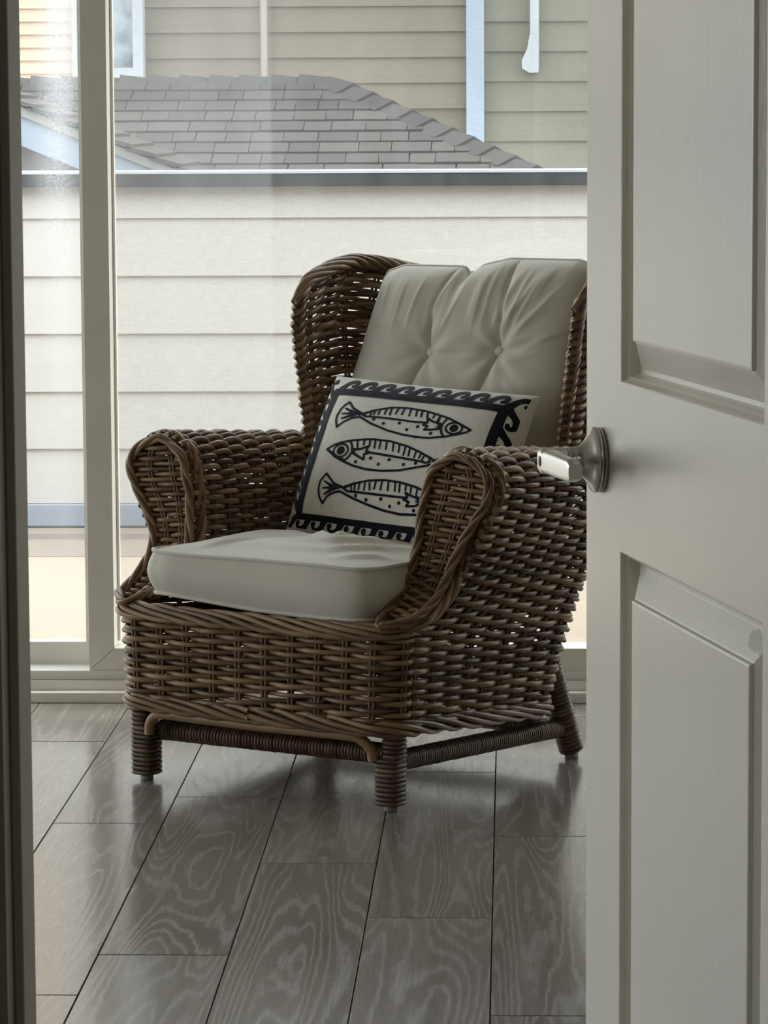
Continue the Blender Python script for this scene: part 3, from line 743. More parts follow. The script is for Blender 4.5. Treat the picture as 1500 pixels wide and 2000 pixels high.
def weave(name, S, rows, stakes, a0, a1, amp=0.0078, parent=None, separate=True, rad=WR, sides=6, mb_join=None, wname='weaver'):
    for i, r in enumerate(rows):
        rf_ = r if callable(r) else (lambda a, r=r: np.full(len(a), r))
        p, nrm = weaver_path(S, rf_, stakes, i, a0 if not callable(a0) else a0(i), a1 if not callable(a1) else a1(i), amp)
        L = len(p); x = np.linspace(0, 1, L); ph = rng.uniform(0, 6.28)
        rad_ = rad * (1 + 0.13 * np.sin(x * rng.uniform(4, 9) + ph))
        tint = np.clip(rng.uniform(0.05, 0.95) + 0.25 * np.sin(x * rng.uniform(3, 7) + ph), 0, 1)
        mb = mb_join if mb_join is not None else MB()
        mb.tube(p, rad_, ref=nrm, sides=sides, tint=tint)
        if mb_join is None: mb.build(wname, M['rattan'], parent)

# ---- shared outlines
def zb(v): return 0.158 - 0.045 * np.clip((v + 0.04) / 0.61, 0, 1.1)             # lower edge, dropping towards the back
def vr(z): return ti(z, [0.10, 0.16, 0.23, 0.386, 0.5, 0.6, 0.70, 0.81, 0.95, 1.05], [0.555, 0.565, 0.59, 0.655, 0.70, 0.735, 0.775, 0.82, 0.865, 0.89])
def uo(z): return ti(z, [0.10, 0.155, 0.25, 0.34], [0.314, 0.318, 0.322, 0.328])
VF = -0.045; RC = 0.055

# ---- front panel, with its rounded corners
def S_front(a, r):
    # a in [-1,1]; r = height 0..1
    z0, z1 = 0.172, 0.338
    z = z0 + (z1 - z0) * r
    R = RC; u_ = uo(z); Ls = u_ - R; La = R * np.pi / 2; s = np.abs(a) * (Ls + La)
    ang = np.clip((s - Ls) / R, 0, np.pi / 2 + 0.2)
    x = np.where(s < Ls, s, Ls + R * np.sin(ang)); y = np.where(s < Ls, VF, VF + R * (1 - np.cos(ang)))
    zz = z - (zb(VF) - zb(y)) * (1 - r) * 0.6
    return np.stack([np.sign(a) * x, y, zz], 1)
fp = MB()
st_f = np.linspace(-0.955, 0.955, 12)
RSC = 4.0
pt_int(fp, S_front, st_f, -0.08, 1.06, None)
front_panel = fp.build('front_panel', M['rattan'], chair)
rows = list(np.linspace(0.02, 0.985, 17))
keep = [r + (0.012 if i in (3, 4) else 0) - (0.010 if i == 2 else 0) for i, r in enumerate(rows)]
weave('w', S_front, keep, st_f, -1.0, 1.0, parent=front_panel)

# ---- side panels: outside wall, over the rolled arm, down the inside
prof = spline([(0.318, 0.145), (0.322, 0.25), (0.330, 0.34), (0.352, 0.42), (0.392, 0.50), (0.422, 0.57), (0.419, 0.622), (0.385, 0.654), (0.347, 0.658), (0.305, 0.640), (0.281, 0.595), (0.268, 0.52), (0.260, 0.44), (0.256, 0.35)], 400)
PLN = plen(prof); PS = np.linspace(0, 1, 400)
pk = float(PS[np.argmax(prof[:, 1])])
AFZ = [0.10, 0.33, 0.36, 0.395, 0.43, 0.46, 0.70]; AFV = [0.008, 0.008, 0.035, 0.075, 0.112, 0.135, 0.148]
def side_surface(sg):
    def S(a, r):
        r = np.clip(r, -0.02, 1.02)
        u_ = np.interp(r, PS, prof[:, 0]); z = np.interp(r, PS, prof[:, 1])
        inn = np.clip((r - pk) / 0.18 + 0.3, 0, 1); inn = inn * inn * (3 - 2 * inn)
        vf = np.interp(z, AFZ, AFV); vback = vr(z) * (1 - inn) + 0.66 * inn
        R = 0.085 * (1 - inn) + 0.004
        Ls = vback - R - vf; La = R * np.pi / 2
        s = a * (Ls + La); ang = np.clip((s - Ls) / R, 0, np.pi / 2 + 0.1)
        y = np.where(s < Ls, vf + s, vback - R + R * np.sin(ang)); x = np.where(s < Ls, u_, u_ - R * (1 - np.cos(ang)))
        f = np.clip((y - vf) / 0.6, -0.1, 1.1)
        # the flare of the arm fades out towards the back
        x = x - np.clip(u_ - 0.335, 0, 1) * 0.45 * f * (1 - inn)
        z = z - 0.046 * f
        return np.stack([sg * x, y, z], 1)
    return S
RSC = 1.0 / PLN
SIDE = {}
st_s = np.linspace(0.035, 0.985, 11)
nrow = int(PLN / 0.0101)
side_rows = np.linspace(0.022, 0.985, nrow)
for sg, nm in ((1, 'right'), (-1, 'left')):
    S = side_surface(sg); SIDE[sg] = S
    mb = MB(); pt_int(mb, S, st_s, 0.0, 1.0, None, step=46)
    o = mb.build('arm_panel', M['rattan'], chair)
    vis = [(i, r) for i, r in enumerate(side_rows) if (sg == 1 and r < pk + 0.13) or (sg == -1 and r > pk - 0.16)]
    hid = [(i, r) for i, r in enumerate(side_rows) if (i, r) not in vis]
    for lst, sep in ((vis, True), (hid, False)):
        mbj = None if sep else MB()
        for i, r in lst:
            stk = st_s if i % 2 == 0 else st_s
            p, nrm = weaver_path(S, lambda a, r=r: np.full(len(a), r), st_s, i, 0.0, 1.0, 0.0078)
            L = len(p); x = np.linspace(0, 1, L); ph = rng.uniform(0, 6.28)
            mb = MB() if sep else mbj
            big = 1.18 if abs(r - pk) < 0.07 else 1.0
            mb.tube(p, WR * 1.06 * big * (1 + 0.13 * np.sin(x * 6 + ph)), ref=nrm, sides=6, tint=np.clip(rng.uniform(0.05, 0.95) + 0.25 * np.sin(x * 5 + ph), 0, 1))
            if sep: mb.build('weaver', M['rattan'], o)
        if not sep and lst: tag(mbj.build('plain_weave', M['rattan'], o), kind='stuff')

# ---- back shell with wings
def uw(z): return ti(z, [0.50, 0.64, 0.85, 0.95], [0.300, 0.308, 0.335, 0.338])
def vw(z): return ti(z, [0.50, 0.64, 0.85, 0.90, 0.94, 0.98, 1.02], [0.576, 0.578, 0.576, 0.585, 0.605, 0.635, 0.66])
ZB0 = 0.545
def ztop(t):
    t = np.abs(t); return ti(t, [0, 0.25, 0.45, 0.58, 0.70, 0.82, 0.93, 1.0, 1.1], [0.940, 0.945, 0.958, 0.972, 0.978, 0.968, 0.948, 0.918, 0.91])
def S_back(t, r):
    z = ZB0 + r * (ztop(t) - ZB0)
    R = 0.10; u_ = uw(z); v0 = vw(z); v1 = vr(z)
    Lb = u_ - R; La = R * np.pi / 2; Lw = np.maximum(v1 - R - v0, 0.01); s = np.abs(t) * (Lb + La + Lw)
    ang = np.clip((s - Lb) / R, 0, np.pi / 2)
    x = np.where(s < Lb, s, Lb + R * np.sin(ang)); y = np.where(s < Lb, v1, v1 - R * (1 - np.cos(ang)))
    y = np.where(s > Lb + La, v1 - R - (s - Lb - La), y)
    return np.stack([np.sign(t) * x, y, z], 1)
st_b = np.concatenate([[-0.985], np.linspace(-0.90, 0.90, 17), [0.985]])
mb = MB(); pt_int(mb, S_back, st_b, 0.0, 1.0, None, step=30)
back_panel = mb.build('back_panel', M['rattan'], chair)
RSC = 1 / 0.42
back_rows = list(np.linspace(0.01, 0.985, 45))
for i, r in enumerate(back_rows):
    p, nrm = weaver_path(S_back, lambda a, r=r: np.full(len(a), r), st_b, i, -1.0, 1.0, 0.0085)
    L = len(p); x = np.linspace(0, 1, L); ph = rng.uniform(0, 6.28)
    mb = MB(); mb.tube(p, WR * 1.15 * (1 + 0.13 * np.sin(x * 14 + ph)), ref=nrm, sides=6, tint=np.clip(rng.uniform(0.05, 0.95) + 0.25 * np.sin(x * 9 + ph), 0, 1))
    mb.build('weaver', M['rattan'], back_panel)
# lower back, out of sight behind the seat
def S_low(a, r):
    z = 0.125 + r * (0.56 - 0.125); u_ = np.interp(z, [0.1, 0.34, 0.6], [0.235, 0.245, 0.25])
    return np.stack([a * u_, vr(z) + 0 * a, z], 1)
mb = MB(); st_l = np.linspace(-0.95, 0.95, 9); pt_int(mb, S_low, st_l, 0, 1, None)
weave('w', S_low, list(np.linspace(0.03, 0.99, 40)), st_l, -1.05, 1.05, mb_join=mb, sides=5)
tag(mb.build('lower_back_panel', M['rattan'], chair), kind='stuff')

# ---- braids
def braid(name, path, nrm, width, k=3, pitch=0.2, r=0.0055, thick=0.005, parent=chair, sides=7, twist=1, taper=None):
    """flat plait: strands swing across the band and dive under one another"""
    path = np.asarray(path, float)
    t = np.gradient(path, axis=0); t /= np.linalg.norm(t, axis=1)[:, None] + 1e-12
    nrm = np.broadcast_to(np.asarray(nrm, float), path.shape)
    b = np.cross(t, nrm); b /= np.linalg.norm(b, axis=1)[:, None] + 1e-12; n = np.cross(b, t)
    s = np.concatenate([[0], np.cumsum(np.linalg.norm(np.diff(path, axis=0), axis=1))])
    mb = MB()
    for j in range(k):
        ph = 2 * np.pi * j / k + twist * 2 * np.pi * s / pitch + 0.15 * np.sin(s * 31 + j)
        wv = np.arcsin(np.clip(0.97 * np.sin(ph), -1, 1)) / 1.326
        off = b * (wv * (width * (1.0 if taper is None else taper) / 2 - r))[:, None] + n * (np.cos(ph) * thick)[:, None]
        mb.tube(path + off, r * (1 + 0.1 * np.sin(s * 40 + j)), ref=n, sides=sides, tint=np.clip(rng.uniform(0.25, 0.9) + 0.2 * np.sin(s * 25 + j * 2), 0, 1))
    return mb.build(name, M['rattan'], parent)

# lower border all round
def loop_path(z_of, out=0.0):
    pts = []
    R = RC
    Y1 = 0.566
    U0 = 0.318 + out; V0 = VF - out
    xs = np.linspace(0, U0 - R, 30); pts += [(x, V0) for x in xs]
    pts += [(U0 - R + R * math.sin(q), V0 + R - R * math.cos(q)) for q in np.linspace(0.1, 1.57, 14)]
    pts += [(U0, y) for y in np.linspace(V0 + R + 0.02, Y1 - 0.085, 30)]
    pts += [(U0 - 0.085 + 0.085 * math.cos(q), Y1 + out - 0.085 + 0.085 * math.sin(q)) for q in np.linspace(0.1, 1.57, 12)]
    pts += [(x, Y1 + out) for x in np.linspace(U0 - 0.11, 0, 18)]
    p = np.array(pts); full = np.vstack([p, np.stack([-p[::-1][1:, 0], p[::-1][1:, 1]], 1)])
    q = spline(full[::2], 420)
    z = zb(q[:, 1]) + z_of
    return np.stack([q[:, 0], q[:, 1], z], 1)
lp = loop_path(0.004, 0.003)
nout = np.stack([lp[:, 0] * 1.0, (lp[:, 1] - 0.26) * 1.1, np.full(len(lp), 0.0)], 1); nout /= np.linalg.norm(nout, axis=1)[:, None]
braid('lower_border', lp, nout, 0.038, 5, 0.36, 0.0056, 0.0075)
lp2 = loop_path(-0.004, -0.012); nn2 = nout
mb = MB(); mb.tube(lp2, 0.009, ref=(0, 0, 1), sides=8, tint=0.3); mb.build('base_rail', M['rattan'], chair)
# front upper border, running into the corners
fr = spline([(-0.326, 0.03, 0.340), (-0.322, -0.012, 0.343), (-0.29, -0.043, 0.342), (-0.15, -0.052, 0.340), (0.15, -0.052, 0.340), (0.29, -0.043, 0.342), (0.322, -0.012, 0.343), (0.326, 0.03, 0.340)], 260)
braid('front_border', fr, np.array([0, -0.75, 0.66]), 0.042, 6, 0.40, 0.0052, 0.0055)
# corner tufts where the arm borders meet the front border
# ---- arm fronts
def arm_front(sg):
    cl = spline([(0.308, -0.030, 0.352), (0.309, 0.030, 0.372), (0.308, 0.082, 0.405), (0.309, 0.122, 0.458), (0.330, 0.134, 0.53), (0.352, 0.138, 0.59), (0.353, 0.140, 0.650)], 120)
    hw = spline([(0.0, 0.020), (0.05, 0.033), (0.2, 0.040), (0.38, 0.042), (0.5, 0.044), (0.62, 0.052), (0.76, 0.066), (0.86, 0.068), (0.93, 0.060), (0.975, 0.040), (1.0, 0.018)], 300)
    tt = np.linspace(0, 1, 120)
    def C(t): return np.stack([np.interp(t, tt, cl[:, k]) for k in range(3)], 1)
    def HW(t): return np.interp(t, hw[:, 0], hw[:, 1])
    def S(a, r):
        r = np.clip(r, 0, 1); c = C(r); c[:, 0] += a * HW(r); c[:, 0] *= sg
        return c
    mb = MB()
    for a in (-0.45, 0.35):
        rr = np.linspace(0.06, 0.97, 40); p = S(np.full(40, a), rr)
        for q in (-1, 1): mb.tube(p + np.array([0.0036 * q, 0, 0]), 0.0030, ref=(0, -1, 0.2), sides=6, tint=0.3)
    rr = np.linspace(0.0, 1.0, 60)
    for a in (-0.97, 0.97): mb.tube(S(np.full(60, a), rr), 0.006, ref=(0, -1, 0.2), sides=6, tint=0.2)
    pan = mb.build('arm_front', M['rattan'], chair)
    nr = 35
    for i, r in enumerate(np.linspace(0.06, 0.965, nr)):
        a = np.linspace(-0.98, 0.98, 22)
        k = np.interp(a, [-1, -0.45, 0.35, 1], [0, 1, 2, 3])
        p = S(a, np.full(22, r)); nv = surf_normal(S, a, np.full(22, r)); nv *= np.sign(nv[:, 1:2] + 1e-9) * -1
        off = 0.0058 * np.cos(np.pi * (k + i)) 
        p = p + nv * off[:, None]; p[:, 2] += -0.012 * a * HW(np.array([r]))[0] / 0.06 * 0.35
        b = MB(); b.tube(p, 0.0047 * (1 + 0.1 * np.sin(a * 4 + i)), ref=nv, sides=6, tint=np.clip(rng.uniform(0.1, 0.9) + 0.2 * a, 0, 1)); b.build('weaver', M['rattan'], pan)
    # outline of the panel, followed by two twisted ropes
    r1 = np.linspace(0.0, 1.0, 110)
    Lf = S(np.full(110, -1.0), r1); Rt = S(np.full(110, 1.0), r1)
    top = [np.array([sg * (0.353 + 0.012 * math.cos(q)), 0.140, 0.650 + 0.006 * math.sin(q)]) for q in np.linspace(math.pi * 0.8, math.pi * 0.2, 4)]
    outl = np.vstack([Lf[6:], top, Rt[::-1][:-6], [[sg * 0.318, -0.046, 0.348], [sg * 0.300, -0.046, 0.348]], Lf[6:9]])
    outl = spline(outl[::3], 320)
    cen = outl.mean(0); tang = np.gradient(outl, axis=0)
    nv = np.zeros_like(outl); nv[:, 1] = -1
    low = np.clip((0.46 - outl[:, 2]) / 0.1, 0, 1); nv[:, 2] = 0.15 + 0.8 * low; nv[:, 1] = -1 + 0.35 * low
    nv /= np.linalg.norm(nv, axis=1)[:, None]
    braid('arm_border', outl + nv * 0.007, nv, 0.021, 3, 0.16, 0.0050, 0.0050, twist=sg)
    side = np.cross(tang, nv); side /= np.linalg.norm(side, axis=1)[:, None] + 1e-9
    outward = np.sign(np.einsum('ij,ij->i', side, outl - np.array([cen[0], cen[1], 0.55])).sum())
    ou2 = outl + side * outward * 0.007 + np.array([0, 0.021, 0])
    braid('arm_border', ou2, nv, 0.026, 4, 0.20, 0.0052, 0.0060, twist=-sg)
arm_front(1); arm_front(-1)
# wing front edges and top rim
for sg in (1, -1):
    rr = np.linspace(-0.05, 1.0, 60); p = S_back(np.full(60, sg * 0.985), rr)
    mb = MB()
    for dx, dy in ((0, -0.003), (sg * 0.006, 0.002), (-sg * 0.006, 0.003)): mb.tube(p + np.array([dx, dy, 0]), 0.0042, ref=(0, -1, 0), sides=6, tint=float(rng.uniform(0.2, 0.6)))
    mb.build('wing_post', M['rattan'], chair)
tt = np.linspace(-1.0, 1.0, 400); rim = S_back(tt, np.full(400, 1.0)); rim[:, 2] += 0.004
rim = spline(np.vstack([S_back(np.array([-1.0]), np.array([0.945])), rim[8:-8:8], S_back(np.array([1.0]), np.array([0.945]))]), 420)
braid('top_rim', rim, np.array([0, -0.25, 0.97]), 0.046, 7, 0.30, 0.0056, 0.012, taper=0.30 + 0.70 * np.clip(np.minimum(np.linspace(0, 1, 420), np.linspace(1, 0, 420)) / 0.14, 0, 1))
# arm tops get a heavier twisted roll outside the weave
# ---- seat deck (under the cushion)
b = MB()
for i in range(46):
    y = -0.03 + i * 0.0128
    b.tube([(-0.31, y, 0.332 - 0.01 * (i > 0)), (0, y, 0.326), (0.31, y, 0.332 - 0.01 * (i > 0))], 0.0058, sides=5, tint=float(rng.uniform(0.1, 0.7)))
for x in np.linspace(-0.28, 0.28, 7): b.tube([(x, -0.04, 0.318), (x, 0.56, 0.318)], 0.008, sides=6, tint=0.3)
tag(b.build('seat_deck', M['rattan'], chair), kind='stuff')

# ---- legs, wrapped in cane
def wrap_ring(mb, c, ax, hx, hy, r, ex=0.35, seg=22, tint=0.5, up=None):
    a = np.arange(seg) * 2 * np.pi / seg
    cc, ss = np.cos(a), np.sin(a)
    X = hx * np.sign(cc) * np.abs(cc) ** ex; Y = hy * np.sign(ss) * np.abs(ss) ** ex
    ax = np.array(ax, float) / np.linalg.norm(ax); e1 = np.cross((0, 1, 0), ax); e1 /= np.linalg.norm(e1); e2 = np.cross(ax, e1)
    p = np.array(c) + X[:, None] * e1 + Y[:, None] * e2
    mb.tube(p, r, ref=ax, sides=6, tint=tint, closed=True)
def front_leg(sg):
    core = MB(); core.box((sg * 0.287 - 0.021, -0.021, 0.012), (sg * 0.287 + 0.021, 0.021, 0.104), 0.004)
    core.box(tuple(np.minimum([sg * 0.279, -0.017, 0.1], [sg * 0.311, 0.017, 0.1])), tuple(np.maximum([sg * 0.279, -0.017, 0.33], [sg * 0.311, 0.017, 0.33])), 0.004)
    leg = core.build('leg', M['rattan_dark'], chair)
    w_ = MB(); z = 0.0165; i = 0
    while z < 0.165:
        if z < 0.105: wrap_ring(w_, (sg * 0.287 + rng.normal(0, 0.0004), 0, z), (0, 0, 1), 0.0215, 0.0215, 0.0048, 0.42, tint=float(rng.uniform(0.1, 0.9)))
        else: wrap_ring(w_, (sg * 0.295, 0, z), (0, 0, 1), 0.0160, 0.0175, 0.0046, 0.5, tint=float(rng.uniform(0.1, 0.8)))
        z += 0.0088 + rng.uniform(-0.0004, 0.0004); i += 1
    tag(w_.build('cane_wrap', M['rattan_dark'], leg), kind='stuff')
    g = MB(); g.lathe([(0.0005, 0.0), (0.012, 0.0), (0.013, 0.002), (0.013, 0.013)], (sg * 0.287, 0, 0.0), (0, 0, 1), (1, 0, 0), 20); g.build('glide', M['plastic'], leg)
def rear_leg(sg):
    a = np.array([sg * 0.283, 0.572, 0.20]); f = np.array([sg * 0.297, 0.640, 0.016]); d = f - a
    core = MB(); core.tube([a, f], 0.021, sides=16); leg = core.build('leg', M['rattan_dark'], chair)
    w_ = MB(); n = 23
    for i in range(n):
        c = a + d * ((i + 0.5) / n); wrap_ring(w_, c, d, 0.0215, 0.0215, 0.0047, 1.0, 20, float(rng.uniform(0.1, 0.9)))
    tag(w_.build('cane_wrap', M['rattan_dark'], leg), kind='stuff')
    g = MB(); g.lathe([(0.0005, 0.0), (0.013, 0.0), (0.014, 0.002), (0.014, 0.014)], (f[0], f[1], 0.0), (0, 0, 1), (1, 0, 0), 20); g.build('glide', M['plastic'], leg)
for sg in (-1, 1): front_leg(sg); rear_leg(sg)
def stretcher(p0, p1, r=0.0165):
    p0 = np.array(p0); p1 = np.array(p1); d = p1 - p0; L = np.linalg.norm(d)
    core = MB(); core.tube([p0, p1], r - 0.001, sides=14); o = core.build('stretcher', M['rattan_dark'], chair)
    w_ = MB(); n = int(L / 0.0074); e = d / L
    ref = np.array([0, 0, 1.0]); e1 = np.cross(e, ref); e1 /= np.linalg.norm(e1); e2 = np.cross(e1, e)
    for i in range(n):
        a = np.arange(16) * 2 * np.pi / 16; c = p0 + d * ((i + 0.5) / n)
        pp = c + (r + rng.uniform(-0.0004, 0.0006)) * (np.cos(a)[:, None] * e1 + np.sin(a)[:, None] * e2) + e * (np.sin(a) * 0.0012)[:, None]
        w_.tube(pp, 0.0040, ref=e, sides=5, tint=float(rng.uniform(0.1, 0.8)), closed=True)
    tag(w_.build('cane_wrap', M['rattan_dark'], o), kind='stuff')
stretcher((-0.268, 0.02, 0.098), (0.268, 0.02, 0.103))
stretcher((0.287, 0.018, 0.092), (0.287, 0.600, 0.066)); stretcher((-0.287, 0.018, 0.092), (-0.287, 0.600, 0.066))
stretcher((-0.27, 0.605, 0.066), (0.27, 0.605, 0.066), 0.0155)
# bare bent cane under the front edge
cp = spline([(-0.262, -0.022, 0.096), (-0.259, -0.024, 0.116), (-0.243, -0.029, 0.133), (-0.21, -0.034, 0.1405), (0, -0.037, 0.139), (0.21, -0.034, 0.1405), (0.243, -0.029, 0.133), (0.259, -0.024, 0.116), (0.262, -0.022, 0.096)], 120)
b = MB(); b.tube(cp, 0.0102, ref=(0, -1, 0), sides=12, tint=np.linspace(0.3, 0.8, 120)); tag(b.build('bent_cane', M['cane'], chair), label='smooth pale bent cane brace under the front edge')

# ================================================================== CUSHIONS
def to_world(l):
    c, s_ = math.cos(CTH), math.sin(CTH)
    return (CO[0] + c * l[0] - s_ * l[1], CO[1] + s_ * l[0] + c * l[1], l[2])
def placed(name, base, label, cat):
    o = empty(name, to_world(base), CTH); return tag(o, label, cat)
def ridge(x, y, p0, p1, wd, amp, fade=0.35):
    """a soft fold along a line; wider in the middle"""
    p0 = np.array(p0); p1 = np.array(p1); d = p1 - p0; L2 = d @ d
    t = ((x - p0[0]) * d[0] + (y - p0[1]) * d[1]) / L2
    q = np.abs((x - p0[0]) * d[1] - (y - p0[1]) * d[0]) / math.sqrt(L2)
    ends = np.clip(t / fade, 0, 1) * np.clip((1 - t) / fade, 0, 1)
    return amp * np.exp(-(q / wd) ** 2) * ends
# ---- seat cushion (base coordinates: centre of its underside)
SB = np.array([0.0, 0.27, 0.352])
seat = placed('seat_cushion', SB, 'thick cream cotton box cushion lying on the seat of the wicker chair', 'cushion')
HXs, HYs = 0.262, 0.305
def seat_edge(ph):
    c, s_ = np.cos(ph), np.sin(ph); e = 0.20
    x = HXs * np.sign(c) * np.abs(c) ** e; y = HYs * np.sign(s_) * np.abs(s_) ** e
    x = x * (1 - 0.02 * (1 - (y / HYs) ** 2)); y = y * (1 - 0.012 * (1 - (x / HXs) ** 2))
    cn = np.clip((-c - 0.45) / 0.4, 0, 1) * np.clip((-s_ - 0.45) / 0.4, 0, 1)
    return x - 0.012 * cn, y - 0.008 * cn
def seat_top_z(x, y):
    ed = 0.100 - 0.012 * np.clip(y / HYs + 0.5, 0, 1) + 0.004 * np.sin(x * 9 + 1) + 0.010 * np.clip(-x / HXs, 0, 1) ** 2 * np.clip(-y / HYs, 0, 1) ** 2
    return ed
def seat_bot_z(x, y):
    return 0.004 + 0.020 * np.clip(-(x - 0.05) / HXs, 0, 1) * np.clip(-y / HYs, 0, 1) ** 2
phs = np.linspace(0, 2 * np.pi, 161)[:-1]
ex_, ey_ = seat_edge(phs)
mb = MB()
f = np.linspace(0, 1, 44)
X = ex_[:, None] * f[None, :]; Y = ey_[:, None] * f[None, :]
rim_z = seat_top_z(ex_, ey_)[:, None]
crown = 0.024 * (1 - f[None, :] ** 2.6) ** 0.9 * (1 - 0.75 * np.clip(Y / HYs + 0.35, 0, 1))
wr = np.zeros_like(X)
for (a, b_, wd, am) in (((-0.20, -0.22), (0.02, 0.10), 0.012, 0.004), ((-0.12, -0.24), (0.10, 0.06), 0.011, 0.0045), ((-0.03, -0.25), (0.20, 0.02), 0.012, 0.005), ((0.06, -0.26), (0.24, -0.06), 0.010, 0.0045),
                        ((-0.22, -0.12), (-0.05, 0.20), 0.016, 0.004), ((0.14, -0.27), (0.25, -0.16), 0.008, 0.004), ((-0.08, -0.27), (0.02, -0.12), 0.008, 0.003), ((0.02, -0.28), (0.12, -0.15), 0.008, 0.0035), ((-0.17, -0.27), (-0.09, -0.14), 0.009, 0.003)):
    wr += ridge(X, Y, a, b_, wd * 1.05, am * 2.6)
wr += 0.0016 * np.sin(X * 60 - Y * 45) * np.sin(Y * 22 + 1) * (1 - f[None, :] ** 4)
Z = rim_z + crown + wr * (1 - f[None, :] ** 6)
mb.grid(np.stack([X, Y, Z], -1), loop_u=True)
# boxing round the side
hh = np.linspace(0, 1, 12)
nx, ny = np.cos(phs), np.sin(phs)
zt = rim_z; zbm = seat_bot_z(ex_, ey_)[:, None]
bl = 0.014 * np.sin(np.pi * hh[None, :])
sc_ = 1 - 0.012 * hh[None, :]
XX = ex_[:, None] * sc_ + bl * np.sign(nx)[:, None] * np.abs(nx)[:, None] ** 0.6 ; YY = ey_[:, None] * sc_ + bl * np.sign(ny)[:, None] * np.abs(ny)[:, None] ** 0.6
mb.grid(np.stack([XX, YY, zt + (zbm - zt) * hh[None, :]], -1), loop_u=True)
Zb = zbm - 0.0 * f[None, :] - 0.003 * (1 - f[None, :] ** 2)
mb.grid(np.stack([X * 0.988, Y * 0.988, Zb + 0 * X], -1), flip=True, loop_u=True)
mb.build('cushion_body', M['cotton'], seat)
for zz, sc2 in ((zt[:, 0] + 0.001, 1.004), (zbm[:, 0], 0.995)):
    b = MB(); b.tube(np.stack([ex_ * sc2, ey_ * sc2, zz], 1), 0.0042, ref=(0, 0, 1), sides=8, closed=True); b.build('piping', M['piping'], seat)

